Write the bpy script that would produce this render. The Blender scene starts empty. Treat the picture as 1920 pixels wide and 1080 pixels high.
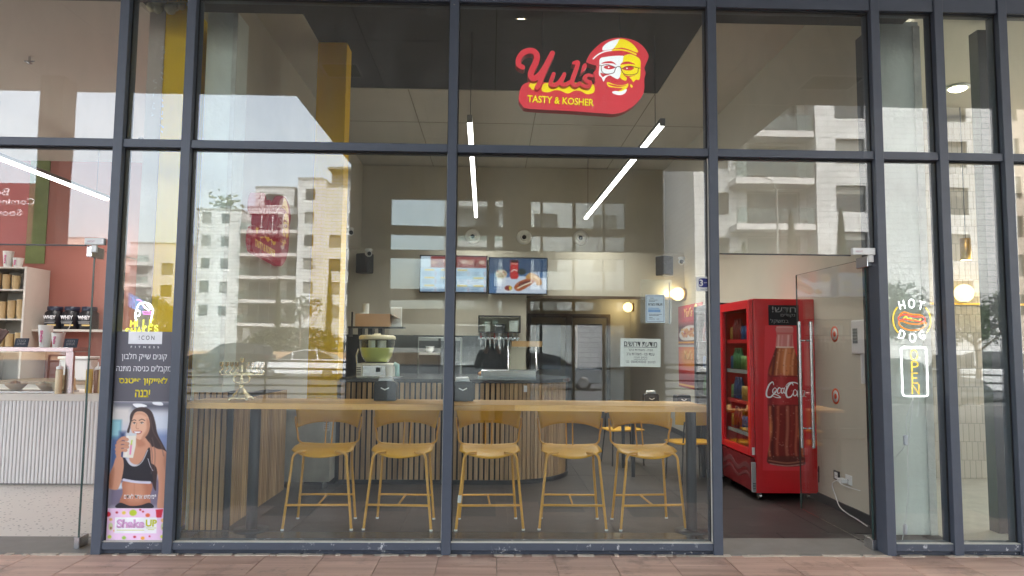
import bpy, bmesh, math, random
import numpy as np
from mathutils import Vector, Matrix
random.seed(7)
PI = math.pi
scene = bpy.context.scene
COL = scene.collection

# ---------------------------------------------------------------- camera
cam_data = bpy.data.cameras.new('camera')
cam_data.sensor_width = 36.0
cam_data.lens = 36.0 * 1357.3 / 1920.0
cam_data.clip_start = 0.05
cam_data.clip_end = 3000
cam = bpy.data.objects.new('camera', cam_data)
COL.objects.link(cam)
yaw, tilt, roll = (math.radians(a) for a in (1.5, 4.638, 0.55))
fw = Vector((math.sin(yaw) * math.cos(tilt), math.cos(yaw) * math.cos(tilt), math.sin(tilt)))
r0 = Vector((math.cos(yaw), -math.sin(yaw), 0)); u0 = r0.cross(fw)
rt = math.cos(roll) * r0 + math.sin(roll) * u0
up = -math.sin(roll) * r0 + math.cos(roll) * u0
cam.matrix_world = Matrix(((rt.x, up.x, -fw.x, 0.0), (rt.y, up.y, -fw.y, -5.551), (rt.z, up.z, -fw.z, 1.536), (0, 0, 0, 1)))
scene.camera = cam

# ---------------------------------------------------------------- light
SUN_EL, SUN_AZ = math.radians(52), math.radians(40)      # azimuth from +Y towards +X: the sun stands behind the shop
world = bpy.data.worlds.new('World'); scene.world = world
world.use_nodes = True
wn, wl = world.node_tree.nodes, world.node_tree.links
bg = wn['Background']
sky = wn.new('ShaderNodeTexSky'); sky.sky_type = 'NISHITA'; sky.sun_disc = False
sky.sun_elevation = SUN_EL; sky.sun_rotation = SUN_AZ
sky.dust_density = 4.0; sky.air_density = 1.2; sky.ozone_density = 1.5
hs = wn.new('ShaderNodeHueSaturation'); hs.inputs['Saturation'].default_value = 0.46
wl.new(sky.outputs[0], hs.inputs['Color']); wl.new(hs.outputs[0], bg.inputs['Color'])
bg.inputs['Strength'].default_value = 0.15
sd = bpy.data.lights.new('sun', 'SUN'); sd.energy = 1.5; sd.angle = math.radians(12); sd.color = (1.0, 0.985, 0.96)
sun = bpy.data.objects.new('sun', sd); COL.objects.link(sun)
sdir = Vector((math.sin(SUN_AZ) * math.cos(SUN_EL), math.cos(SUN_AZ) * math.cos(SUN_EL), math.sin(SUN_EL)))
sun.rotation_euler = sdir.to_track_quat('Z', 'Y').to_euler()
vs = scene.view_settings
vs.view_transform = 'Standard'; vs.look = 'None'; vs.gamma = 1.0; vs.use_curve_mapping = False
vs.exposure = 3.5
cy = scene.cycles
cy.use_denoising = True
cy.max_bounces = 8; cy.diffuse_bounces = 3; cy.glossy_bounces = 4; cy.transmission_bounces = 6; cy.transparent_max_bounces = 24
cy.caustics_reflective = False; cy.caustics_refractive = False
cy.sample_clamp_indirect = 4.0

# ---------------------------------------------------------------- helpers: materials
def lin(v):
    v /= 255.0
    return v / 12.92 if v <= 0.04045 else ((v + 0.055) / 1.055) ** 2.4
def rgb(r, g, b): return (lin(r), lin(g), lin(b), 1.0)
MATS = {}
def mat(name, col, rough=0.5, metal=0.0, var=0.12, nscale=6.0, bump=0.0, bscale=40.0, rnd=0.0, emit=None, estr=0.0, alpha=None, coat=0.0, dirt=None):
    if name in MATS: return MATS[name]
    m = bpy.data.materials.new(name); m.use_nodes = True
    n, l = m.node_tree.nodes, m.node_tree.links
    b = n['Principled BSDF']
    b.inputs['Roughness'].default_value = rough; b.inputs['Metallic'].default_value = metal
    if coat: b.inputs['Coat Weight'].default_value = coat; b.inputs['Coat Roughness'].default_value = 0.1
    tc = n.new('ShaderNodeTexCoord')
    no = n.new('ShaderNodeTexNoise'); no.inputs['Scale'].default_value = nscale; no.inputs['Detail'].default_value = 4
    l.new(tc.outputs['Object'], no.inputs['Vector'])
    mr = n.new('ShaderNodeMapRange'); mr.inputs[1].default_value = 0.3; mr.inputs[2].default_value = 0.7
    mr.inputs[3].default_value = 1 - var; mr.inputs[4].default_value = 1 + var
    l.new(no.outputs['Fac'], mr.inputs[0])
    val = mr.outputs[0]
    if rnd:
        oi = n.new('ShaderNodeObjectInfo')
        m2 = n.new('ShaderNodeMapRange'); m2.inputs[3].default_value = 1 - rnd; m2.inputs[4].default_value = 1 + rnd
        l.new(oi.outputs['Random'], m2.inputs[0])
        mm = n.new('ShaderNodeMath'); mm.operation = 'MULTIPLY'; l.new(val, mm.inputs[0]); l.new(m2.outputs[0], mm.inputs[1]); val = mm.outputs[0]
    hsv = n.new('ShaderNodeHueSaturation'); hsv.inputs['Color'].default_value = col
    l.new(val, hsv.inputs['Value'])
    out = hsv.outputs[0]
    if dirt:
        dn = n.new('ShaderNodeTexNoise'); dn.inputs['Scale'].default_value = dirt[1]; dn.inputs['Detail'].default_value = 8; dn.inputs['Roughness'].default_value = 0.75
        l.new(tc.outputs['Object'], dn.inputs['Vector'])
        dr = n.new('ShaderNodeMapRange'); dr.inputs[1].default_value = dirt[2]; dr.inputs[2].default_value = dirt[2] + 0.05
        l.new(dn.outputs['Fac'], dr.inputs[0])
        mx = n.new('ShaderNodeMixRGB'); mx.inputs[2].default_value = dirt[0]
        l.new(dr.outputs[0], mx.inputs[0]); l.new(out, mx.inputs[1]); out = mx.outputs[0]
    l.new(out, b.inputs['Base Color'])
    if bump:
        bn = n.new('ShaderNodeTexNoise'); bn.inputs['Scale'].default_value = bscale; bn.inputs['Detail'].default_value = 5
        l.new(tc.outputs['Object'], bn.inputs['Vector'])
        bp = n.new('ShaderNodeBump'); bp.inputs['Strength'].default_value = bump; bp.inputs['Distance'].default_value = 0.02
        l.new(bn.outputs['Fac'], bp.inputs['Height']); l.new(bp.outputs[0], b.inputs['Normal'])
    if estr:
        b.inputs['Emission Color'].default_value = emit or col; b.inputs['Emission Strength'].default_value = estr
    MATS[name] = m
    return m

def wood(name, c1, c2, axis=2, scale=3.0, rough=0.5, rnd=0.12, knots=False):
    if name in MATS: return MATS[name]
    m = bpy.data.materials.new(name); m.use_nodes = True
    n, l = m.node_tree.nodes, m.node_tree.links
    b = n['Principled BSDF']; b.inputs['Roughness'].default_value = rough
    tc = n.new('ShaderNodeTexCoord'); mp = n.new('ShaderNodeMapping')
    s = [scale * 9] * 3; s[axis] = scale * 0.55
    mp.inputs['Scale'].default_value = s
    oi = n.new('ShaderNodeObjectInfo'); cb = n.new('ShaderNodeCombineXYZ')
    mu = n.new('ShaderNodeMath'); mu.operation = 'MULTIPLY'; mu.inputs[1].default_value = 37.0
    l.new(oi.outputs['Random'], mu.inputs[0])
    for k in range(3): l.new(mu.outputs[0], cb.inputs[k])
    l.new(cb.outputs[0], mp.inputs['Location'])
    l.new(tc.outputs['Object'], mp.inputs['Vector'])
    no = n.new('ShaderNodeTexNoise'); no.inputs['Scale'].default_value = 1.0; no.inputs['Detail'].default_value = 6; no.inputs['Distortion'].default_value = 0.6
    l.new(mp.outputs[0], no.inputs['Vector'])
    cr = n.new('ShaderNodeValToRGB'); cr.color_ramp.elements[0].position = 0.32; cr.color_ramp.elements[1].position = 0.68
    cr.color_ramp.elements[0].color = c1; cr.color_ramp.elements[1].color = c2
    l.new(no.outputs['Fac'], cr.inputs[0])
    mr = n.new('ShaderNodeMapRange'); mr.inputs[3].default_value = 1 - rnd; mr.inputs[4].default_value = 1 + rnd
    l.new(oi.outputs['Random'], mr.inputs[0])
    hsv = n.new('ShaderNodeHueSaturation'); l.new(cr.outputs[0], hsv.inputs['Color']); l.new(mr.outputs[0], hsv.inputs['Value'])
    l.new(hsv.outputs[0], b.inputs['Base Color'])
    bp = n.new('ShaderNodeBump'); bp.inputs['Strength'].default_value = 0.15; bp.inputs['Distance'].default_value = 0.004
    l.new(no.outputs['Fac'], bp.inputs['Height']); l.new(bp.outputs[0], b.inputs['Normal'])
    MATS[name] = m
    return m

def glass(name, tint=(0.94, 0.97, 0.96, 1), f0=0.055, rough=0.0, wave=0.0, dust_veil=0.0):
    """A sheet of glass: clear transmission plus a mirror reflection that grows towards grazing angles."""
    if name in MATS: return MATS[name]
    m = bpy.data.materials.new(name); m.use_nodes = True
    n, l = m.node_tree.nodes, m.node_tree.links
    for x in list(n): n.remove(x)
    out = n.new('ShaderNodeOutputMaterial'); mix = n.new('ShaderNodeMixShader')
    tr = n.new('ShaderNodeBsdfTransparent'); tr.inputs[0].default_value = tint
    gl = n.new('ShaderNodeBsdfGlossy'); gl.inputs['Roughness'].default_value = rough; gl.inputs['Color'].default_value = (1, 1, 1, 1)
    lw = n.new('ShaderNodeLayerWeight'); lw.inputs['Blend'].default_value = 0.5
    pw = n.new('ShaderNodeMath'); pw.operation = 'POWER'; pw.inputs[1].default_value = 5.0
    l.new(lw.outputs['Facing'], pw.inputs[0])
    ma = n.new('ShaderNodeMath'); ma.operation = 'MULTIPLY_ADD'; ma.inputs[1].default_value = 1 - f0; ma.inputs[2].default_value = f0
    l.new(pw.outputs[0], ma.inputs[0]); l.new(ma.outputs[0], mix.inputs[0])
    if wave:
        tc = n.new('ShaderNodeTexCoord'); no = n.new('ShaderNodeTexNoise'); no.inputs['Scale'].default_value = 1.1; no.inputs['Detail'].default_value = 1
        l.new(tc.outputs['Object'], no.inputs['Vector'])
        bp = n.new('ShaderNodeBump'); bp.inputs['Strength'].default_value = wave; bp.inputs['Distance'].default_value = 0.01
        l.new(no.outputs['Fac'], bp.inputs['Height']); l.new(bp.outputs[0], gl.inputs['Normal'])
    l.new(tr.outputs[0], mix.inputs[1]); l.new(gl.outputs[0], mix.inputs[2]); l.new(mix.outputs[0], out.inputs[0])
    if dust_veil:                                             # dusty film, wipe marks and finger smears, also painting a pale veil over the pane
        t2 = n.new('ShaderNodeTexCoord'); mp = n.new('ShaderNodeMapping'); mp.inputs['Scale'].default_value = (2.2, 2.2, .8); mp.inputs['Rotation'].default_value = (0, .5, 0)
        l.new(t2.outputs['Object'], mp.inputs['Vector'])
        n1 = n.new('ShaderNodeTexNoise'); n1.inputs['Scale'].default_value = 1.6; n1.inputs['Detail'].default_value = 9; n1.inputs['Roughness'].default_value = .68; n1.inputs['Distortion'].default_value = 1.2
        l.new(mp.outputs[0], n1.inputs['Vector'])
        m1 = n.new('ShaderNodeMapRange'); m1.inputs[1].default_value = .42; m1.inputs[2].default_value = .78; m1.inputs[3].default_value = dust_veil * .35; m1.inputs[4].default_value = dust_veil * 2.2
        l.new(n1.outputs['Fac'], m1.inputs[0])
        df = n.new('ShaderNodeBsdfDiffuse'); df.inputs[0].default_value = (.62, .62, .6, 1)
        mx2 = n.new('ShaderNodeMixShader'); l.new(m1.outputs[0], mx2.inputs[0]); l.new(mix.outputs[0], mx2.inputs[1]); l.new(df.outputs[0], mx2.inputs[2]); l.new(mx2.outputs[0], out.inputs[0])
    MATS[name] = m
    return m

def emission(name, col, strength):
    if name in MATS: return MATS[name]
    m = bpy.data.materials.new(name); m.use_nodes = True
    n, l = m.node_tree.nodes, m.node_tree.links
    b = n['Principled BSDF']; b.inputs['Base Color'].default_value = tuple(0.6 * x for x in col[:3]) + (1,)
    b.inputs['Emission Color'].default_value = col; b.inputs['Emission Strength'].default_value = strength
    MATS[name] = m
    return m

def print_mat(name, glow=0.0, rough=0.4):
    """Flat print or a screen picture: colours come from the mesh's own colour attribute."""
    if name in MATS: return MATS[name]
    m = bpy.data.materials.new(name); m.use_nodes = True
    n, l = m.node_tree.nodes, m.node_tree.links
    b = n['Principled BSDF']; b.inputs['Roughness'].default_value = rough
    at = n.new('ShaderNodeAttribute'); at.attribute_name = 'print'
    if glow:
        b.inputs['Base Color'].default_value = (0.02, 0.02, 0.02, 1)
        l.new(at.outputs['Color'], b.inputs['Emission Color']); b.inputs['Emission Strength'].default_value = glow
    else:
        l.new(at.outputs['Color'], b.inputs['Base Color'])
    MATS[name] = m
    return m

def stone_courses(name, c1, c2, joint, w=1.2, h=0.42, mortar=0.012, rough=0.8):
    if name in MATS: return MATS[name]
    m = bpy.data.materials.new(name); m.use_nodes = True
    n, l = m.node_tree.nodes, m.node_tree.links
    b = n['Principled BSDF']; b.inputs['Roughness'].default_value = rough
    tc = n.new('ShaderNodeTexCoord'); ge = n.new('ShaderNodeNewGeometry')
    sx = n.new('ShaderNodeSeparateXYZ'); l.new(tc.outputs['Object'], sx.inputs[0])
    ad = n.new('ShaderNodeMath'); ad.operation = 'ADD'; l.new(sx.outputs[0], ad.inputs[0]); l.new(sx.outputs[1], ad.inputs[1])
    cb = n.new('ShaderNodeCombineXYZ'); l.new(ad.outputs[0], cb.inputs[0]); l.new(sx.outputs[2], cb.inputs[1])
    br = n.new('ShaderNodeTexBrick'); br.inputs['Scale'].default_value = 1.0
    br.inputs['Brick Width'].default_value = w; br.inputs['Row Height'].default_value = h; br.inputs['Mortar Size'].default_value = mortar
    br.inputs['Color1'].default_value = c1; br.inputs['Color2'].default_value = c2; br.inputs['Mortar'].default_value = joint
    l.new(cb.outputs[0], br.inputs['Vector'])
    no = n.new('ShaderNodeTexNoise'); no.inputs['Scale'].default_value = 0.35; no.inputs['Detail'].default_value = 6
    l.new(tc.outputs['Object'], no.inputs['Vector'])
    mr = n.new('ShaderNodeMapRange'); mr.inputs[1].default_value = 0.3; mr.inputs[2].default_value = 0.7; mr.inputs[3].default_value = 0.88; mr.inputs[4].default_value = 1.08
    l.new(no.outputs['Fac'], mr.inputs[0])
    hsv = n.new('ShaderNodeHueSaturation'); l.new(br.outputs['Color'], hsv.inputs['Color']); l.new(mr.outputs[0], hsv.inputs['Value'])
    l.new(hsv.outputs[0], b.inputs['Base Color'])
    bp = n.new('ShaderNodeBump'); bp.inputs['Strength'].default_value = 0.6; bp.inputs['Distance'].default_value = 0.02; bp.invert = True
    l.new(br.outputs['Fac'], bp.inputs['Height']); l.new(bp.outputs[0], b.inputs['Normal'])
    MATS[name] = m
    return m

# ---------------------------------------------------------------- helpers: meshes and objects
class MB:
    def __init__(s): s.v = []; s.f = []; s.sm = []
    def add(s, vs, fs, smooth=False):
        o = len(s.v); s.v += [tuple(v) for v in vs]; s.f += [tuple(o + i for i in f) for f in fs]; s.sm += [smooth] * len(fs)
        return s
    def box(s, x0, y0, z0, x1, y1, z1, b=0.0):
        if b <= 0:
            vs = [(x, y, z) for x in (x0, x1) for y in (y0, y1) for z in (z0, z1)]
            return s.add(vs, [(0, 1, 3, 2), (4, 6, 7, 5), (0, 4, 5, 1), (2, 3, 7, 6), (0, 2, 6, 4), (1, 5, 7, 3)])
        bm = bmesh.new()
        bmesh.ops.create_cube(bm, size=1.0)
        for v in bm.verts: v.co = Vector(((x0 + x1) / 2 + v.co.x * (x1 - x0), (y0 + y1) / 2 + v.co.y * (y1 - y0), (z0 + z1) / 2 + v.co.z * (z1 - z0)))
        bmesh.ops.bevel(bm, geom=bm.edges[:], offset=b, segments=2 if b > 0.008 else 1, affect='EDGES', profile=0.5)
        bm.verts.ensure_lookup_table(); bm.verts.index_update()
        s.add([v.co[:] for v in bm.verts], [[v.index for v in f.verts] for f in bm.faces]); bm.free()
        return s
    def prism(s, poly, y0, y1, plane='xz'):
        """closed outline (2-D) drawn out between two depths; plane xz: depth is Y; xy: depth is Z; yz: depth is X"""
        n = len(poly)
        def P(p, d): return (p[0], d, p[1]) if plane == 'xz' else ((p[0], p[1], d) if plane == 'xy' else (d, p[0], p[1]))
        vs = [P(p, y0) for p in poly] + [P(p, y1) for p in poly]
        fs = [tuple(range(n)), tuple(range(2 * n - 1, n - 1, -1))] + [(i, i + n, (i + 1) % n + n, (i + 1) % n) for i in range(n)]
        return s.add(vs, fs)
    def tube(s, path, r, n=8, cap=True, closed=False):
        path = [Vector(p) for p in path]; N = len(path)
        rr = r if isinstance(r, (list, tuple)) else [r] * N
        vs = []; up_ = None
        for i, p in enumerate(path):
            if closed: t = path[(i + 1) % N] - path[i - 1]
            else: t = path[min(i + 1, N - 1)] - path[max(i - 1, 0)]
            t.normalize()
            if up_ is None: up_ = Vector((0, 0, 1)) if abs(t.z) < 0.9 else Vector((0, 1, 0))
            a = t.cross(up_)
            if a.length < 1e-6: a = t.orthogonal()
            a.normalize(); b_ = a.cross(t).normalized(); up_ = b_
            for k in range(n):
                w = 2 * PI * k / n
                vs.append(p + (a * math.cos(w) + b_ * math.sin(w)) * rr[i])
        fs = []
        for i in range(N if closed else N - 1):
            j = (i + 1) % N
            for k in range(n): fs.append((i * n + k, i * n + (k + 1) % n, j * n + (k + 1) % n, j * n + k))
        s.add(vs, fs, True)
        if cap and not closed: s.add(vs[:n], [tuple(range(n - 1, -1, -1))]); s.add(vs[-n:], [tuple(range(n))])
        return s
    def lathe(s, prof, n=24, c=(0, 0, 0), smooth=True):
        vs = [(c[0] + r * math.cos(2 * PI * k / n), c[1] + r * math.sin(2 * PI * k / n), c[2] + z) for r, z in prof for k in range(n)]
        fs = [(i * n + k, i * n + (k + 1) % n, (i + 1) * n + (k + 1) % n, (i + 1) * n + k) for i in range(len(prof) - 1) for k in range(n)]
        s.add(vs, fs, smooth)
        if prof[0][0] > 1e-4: s.add(vs[:n], [tuple(range(n - 1, -1, -1))])
        if prof[-1][0] > 1e-4: s.add(vs[-n:], [tuple(range(n))])
        return s
    def ball(s, c, r, n=12, m=8):
        rx, ry, rz = r if isinstance(r, (tuple, list)) else (r, r, r)
        o = len(s.v)
        vs = [(c[0] + rx * math.sin(PI * i / m) * math.cos(2 * PI * k / n), c[1] + ry * math.sin(PI * i / m) * math.sin(2 * PI * k / n), c[2] - rz * math.cos(PI * i / m)) for i in range(m + 1) for k in range(n)]
        return s.add(vs, [(i * n + k, i * n + (k + 1) % n, (i + 1) * n + (k + 1) % n, (i + 1) * n + k) for i in range(m) for k in range(n)], True)
    def ribbon(s, path, w, y, d=0.001):
        """a flat stroke of varying width in the XZ plane, d thick, front at y"""
        N = len(path); ww = w if isinstance(w, (list, tuple)) else [w] * N
        L, Rr = [], []
        for i, p in enumerate(path):
            a, b = path[max(i - 1, 0)], path[min(i + 1, N - 1)]
            tx, tz = b[0] - a[0], b[1] - a[1]; q = math.hypot(tx, tz) or 1
            nx, nz = -tz / q * ww[i] / 2, tx / q * ww[i] / 2
            L.append((p[0] + nx, p[1] + nz)); Rr.append((p[0] - nx, p[1] - nz))
        vs = [(p[0], y, p[1]) for p in L] + [(p[0], y, p[1]) for p in Rr] + [(p[0], y + d, p[1]) for p in L] + [(p[0], y + d, p[1]) for p in Rr]
        fs = []
        for i in range(N - 1):
            fs += [(i, N + i, N + i + 1, i + 1), (i, i + 1, 2 * N + i + 1, 2 * N + i), (N + i, 3 * N + i, 3 * N + i + 1, N + i + 1)]
        fs += [(0, 2 * N, 3 * N, N), (N - 1, 2 * N - 1, 4 * N - 1, 3 * N - 1)]
        s.add(vs, fs)
        for e in (0, N - 1):                      # round ends
            m = 10; r = ww[e] / 2; c = path[e]
            ring = [(c[0] + r * math.cos(2 * PI * k / m), c[1] + r * math.sin(2 * PI * k / m)) for k in range(m)]
            s.prism(ring, y + 0.0001 * (1 + e % 2), y + d)
        return s
    def mesh(s, name, m=None):
        me = bpy.data.meshes.new(name); me.from_pydata(s.v, [], s.f)
        me.polygons.foreach_set('use_smooth', s.sm)
        bm = bmesh.new(); bm.from_mesh(me); bmesh.ops.recalc_face_normals(bm, faces=bm.faces[:]); bm.to_mesh(me); bm.free()
        if m: me.materials.append(m)
        me.update()
        return me
    def build(s, name, m, parent=None, loc=None, rot=None):
        return put(name, s.mesh(name, m), parent, loc, rot)

def put(name, me, parent=None, loc=None, rot=None):
    o = bpy.data.objects.new(name, me); COL.objects.link(o)
    if parent: o.parent = parent
    if loc is not None: o.location = loc
    if rot is not None: o.rotation_euler = rot
    return o
def tag(o, label=None, cat=None, group=None, kind=None):
    if label: o['label'] = label
    if cat: o['category'] = cat
    if group: o['group'] = group
    if kind: o['kind'] = kind
    return o
def thing(name, label, cat, loc=(0, 0, 0), rz=0.0, group=None):
    o = bpy.data.objects.new(name, None); COL.objects.link(o); o.location = loc; o.rotation_euler = (0, 0, rz)
    o.empty_display_size = 0.1
    return tag(o, label, cat, group)
def dup(root, loc=None, rz=None, label=None, scale=None):
    def cp(o, parent):
        c = o.copy(); COL.objects.link(c)
        if parent: c.parent = parent
        for ch in list(o.children): cp(ch, c)
        return c
    r = cp(root, None)
    if loc is not None: r.location = loc
    if rz is not None: r.rotation_euler = (0, 0, rz)
    if scale is not None: r.scale = (scale, scale, scale)
    if label: r['label'] = label
    return r
def box_obj(name, m, parent, *a, b=0.0, **k): return MB().box(*a, b=b).build(name, m, parent, **k)

def catmull(pts, n=6, closed=True):
    P = [np.array(p, float) for p in pts]; N = len(P); out = []
    for i in range(N if closed else N - 1):
        if closed: a, b, c, d = P[i - 1], P[i], P[(i + 1) % N], P[(i + 2) % N]
        else: a, b, c, d = P[max(i - 1, 0)], P[i], P[i + 1], P[min(i + 2, N - 1)]
        for k in range(n):
            t = k / n
            out.append(tuple(0.5 * ((2 * b) + (c - a) * t + (2 * a - 5 * b + 4 * c - d) * t * t + (3 * b - a - 3 * c + d) * t ** 3)))
    if not closed: out.append(tuple(P[-1]))
    return out

# lettering: the default font, turned into a thin mesh standing in the XZ plane, facing -Y, centred on its box
def text_mesh(s, w=None, h=None, bold=0.0, depth=0.0012, m=None, shear=0.0, spacing=1.0):
    cu = bpy.data.curves.new('lettering', 'FONT')
    cu.body = s; cu.size = 1.0; cu.offset = bold; cu.shear = shear; cu.space_character = spacing; cu.resolution_u = 3
    cu.align_x = 'CENTER'
    ob = bpy.data.objects.new('lettering', cu)
    me = bpy.data.meshes.new_from_object(ob)
    bpy.data.objects.remove(ob); bpy.data.curves.remove(cu)
    n = len(me.vertices); co = np.empty(n * 3, np.float32); me.vertices.foreach_get('co', co); co = co.reshape(-1, 3)
    mn, mx = co.min(0), co.max(0); size = np.maximum(mx - mn, 1e-6)
    if w and h: sx, sy = w / size[0], h / size[1]
    elif w: sx = sy = w / size[0]
    else: sx = sy = (h or 1.0) / size[1]
    c = (mn + mx) / 2
    out = np.zeros_like(co)
    out[:, 0] = (co[:, 0] - c[0]) * sx; out[:, 2] = (co[:, 1] - c[1]) * sy; out[:, 1] = -depth
    me.vertices.foreach_set('co', out.ravel())
    bm = bmesh.new(); bm.from_mesh(me)
    r = bmesh.ops.extrude_face_region(bm, geom=bm.faces[:])
    for v in [g for g in r['geom'] if isinstance(g, bmesh.types.BMVert)]: v.co.y += depth
    bmesh.ops.recalc_face_normals(bm, faces=bm.faces[:]); bm.to_mesh(me); bm.free()
    me.materials.clear()
    if m: me.materials.append(m)
    me.update()
    return me
def text(name, s, parent, x, y, z, w=None, h=None, m=None, rot=None, **k):
    return put(name, text_mesh(s, w, h, m=m, **k), parent, (x, y, z), rot)
def heb(s): return s[::-1]

# flat print: a fine grid whose vertices carry the printed colours
class Print:
    def __init__(s, x0, y0, x1, y1, nx, ny, base):
        s.xs = np.linspace(x0, x1, nx + 1); s.ys = np.linspace(y0, y1, ny + 1)
        s.X, s.Y = np.meshgrid(s.xs, s.ys); s.nx, s.ny = nx, ny
        s.c = np.ones(s.X.shape + (3,)) * np.array(base, float)
        s.px = abs(x1 - x0) / nx
    def blend(s, a, col):
        s.c = s.c * (1 - a[..., None]) + np.array(col, float) * a[..., None]
    def sd(s, poly, closed=True):
        d = np.full(s.X.shape, 1e9); ins = np.zeros(s.X.shape, bool); N = len(poly)
        for i in range(N if closed else N - 1):
            (ax, ay), (bx, by) = poly[i], poly[(i + 1) % N]
            dx, dy = bx - ax, by - ay; q = dx * dx + dy * dy + 1e-12
            t = np.clip(((s.X - ax) * dx + (s.Y - ay) * dy) / q, 0, 1)
            d = np.minimum(d, np.hypot(s.X - ax - t * dx, s.Y - ay - t * dy))
            if closed and ay != by:
                cr = ((ay > s.Y) != (by > s.Y)) & (s.X < (bx - ax) * (s.Y - ay) / (by - ay) + ax)
                ins ^= cr
        return np.where(ins, -d, d) if closed else d
    def poly(s, pts, col, a=1.0, soft=None, smooth=True, n=5):
        P = catmull(pts, n) if smooth else pts
        f = soft or s.px
        s.blend(np.clip(0.5 - s.sd(P) / f, 0, 1) * a, col); return s
    def line(s, pts, w, col, a=1.0, soft=None, smooth=True):
        P = catmull(pts, 5, False) if smooth and len(pts) > 2 else pts
        f = soft or s.px
        s.blend(np.clip(0.5 - (s.sd(P, False) - w / 2) / f, 0, 1) * a, col); return s
    def oval(s, cx, cy, rx, ry, col, a=1.0, soft=None, ang=0.0):
        ca, sa = math.cos(ang), math.sin(ang)
        u = (s.X - cx) * ca + (s.Y - cy) * sa; v = -(s.X - cx) * sa + (s.Y - cy) * ca
        d = (np.hypot(u / rx, v / ry) - 1) * min(rx, ry); f = soft or s.px
        s.blend(np.clip(0.5 - d / f, 0, 1) * a, col); return s
    def rect(s, x0, y0, x1, y1, col, a=1.0, soft=None): return s.poly([(x0, y0), (x1, y0), (x1, y1), (x0, y1)], col, a, soft, False)
    def build(s, name, m, parent, mapping):
        """mapping(px, py) -> local (x, y, z)"""
        nx, ny = s.nx, s.ny
        vs = [mapping(s.X[j, i], s.Y[j, i]) for j in range(ny + 1) for i in range(nx + 1)]
        fs = [(j * (nx + 1) + i, j * (nx + 1) + i + 1, (j + 1) * (nx + 1) + i + 1, (j + 1) * (nx + 1) + i) for j in range(ny) for i in range(nx)]
        me = bpy.data.meshes.new(name); me.from_pydata(vs, [], fs); me.materials.append(m)
        c = np.clip(s.c / 255.0, 0, 1); c = np.where(c <= 0.04045, c / 12.92, ((c + 0.055) / 1.055) ** 2.4)
        at = me.color_attributes.new('print', 'FLOAT_COLOR', 'POINT')
        at.data.foreach_set('color', np.concatenate([c.reshape(-1, 3), np.ones((c.size // 3, 1))], 1).astype(np.float32).ravel())
        me.update()
        return put(name, me, parent)
# ================================================================ materials used in many places
M_frame = mat('slate_blue_powder_coat', rgb(70, 77, 90), rough=0.42, var=0.05, nscale=14, dirt=(rgb(150, 155, 160), 34, 0.735))
M_frame_low = mat('scuffed_powder_coat', rgb(70, 77, 90), rough=0.5, var=0.06, nscale=14, dirt=(rgb(182, 184, 188), 13, 0.585))
M_dark = mat('charcoal_metal', rgb(40, 42, 46), rough=0.4, var=0.05)
M_black = mat('black_plastic', rgb(26, 27, 30), rough=0.35, var=0.05)
M_steel = mat('brushed_steel', rgb(190, 192, 194), rough=0.25, metal=1.0, var=0.05, nscale=30)
M_white = mat('white_plastic', rgb(225, 226, 224), rough=0.35, var=0.03)
M_beige = mat('beige_wall_paint', rgb(196, 189, 172), rough=0.85, var=0.04, nscale=1.3, bump=0.08, bscale=60)
M_ceil = mat('warm_ceiling_paint', rgb(196, 191, 178), rough=0.9, var=0.03, nscale=1.0)
M_darkceil = mat('dark_ceiling_paint', rgb(50, 48, 46), rough=0.85, var=0.08, nscale=1.2)
M_yellow = mat('yellow_wall_paint', rgb(255, 204, 22), rough=0.75, var=0.04, nscale=1.5)
M_concrete = mat('pale_plastered_concrete', rgb(218, 223, 215), rough=0.85, var=0.07, nscale=2.5, bump=0.25, bscale=25)
M_stone = stone_courses('white_stone_cladding', rgb(212, 213, 212), rgb(202, 202, 200), rgb(104, 101, 96), 1.3, 0.46, 0.034)
M_stone2 = stone_courses('grey_white_stone_cladding', rgb(212, 211, 208), rgb(200, 198, 195), rgb(112, 110, 106), 1.3, 0.38, 0.016)
M_render = mat('pale_render', rgb(200, 196, 192), rough=0.9, var=0.06, nscale=0.4)
M_winglass = mat('dark_window_glass', rgb(50, 53, 57), rough=0.3, var=0.15, nscale=0.8)
M_shutter = mat('grey_roller_shutter', rgb(128, 126, 120), rough=0.6, var=0.05)
M_glass = glass('shop_glass', f0=0.050, wave=0.08, dust_veil=0.018)
M_doorglass = glass('door_glass', tint=(0.985, 0.99, 0.987, 1), f0=0.03)
M_thin = glass('clear_glass', f0=0.035)
M_soffit = mat('soffit_panel', rgb(188, 190, 190), rough=0.85, var=0.03, nscale=1.2)
M_asphalt = mat('asphalt', (0.075, 0.075, 0.076, 1), rough=0.9, var=0.15, nscale=3, bump=0.2, bscale=80)
M_kerb = mat('kerb_concrete', rgb(150, 148, 142), rough=0.9, var=0.1)
M_pave = wood('wood_look_paving', rgb(186, 150, 132), rgb(216, 182, 164), axis=0, scale=1.3, rough=0.5, rnd=0.08)
M_joint = mat('paving_joint', rgb(186, 168, 154), rough=0.9)
M_floor = mat('dark_stone_tile', rgb(64, 60, 59), rough=0.4, var=0.12, nscale=2.2, rnd=0.07, bump=0.03, bscale=20)
M_floor.node_tree.nodes['Principled BSDF'].inputs['Specular IOR Level'].default_value = 0.22
M_fjoint = mat('floor_joint', rgb(104, 99, 95), rough=0.9)
M_slat = wood('oak_slat', rgb(158, 124, 86), rgb(208, 172, 126), axis=2, scale=2.2, rough=0.55, rnd=0.16)
M_slatback = mat('slat_backing_felt', rgb(34, 33, 34), rough=0.95)
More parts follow.
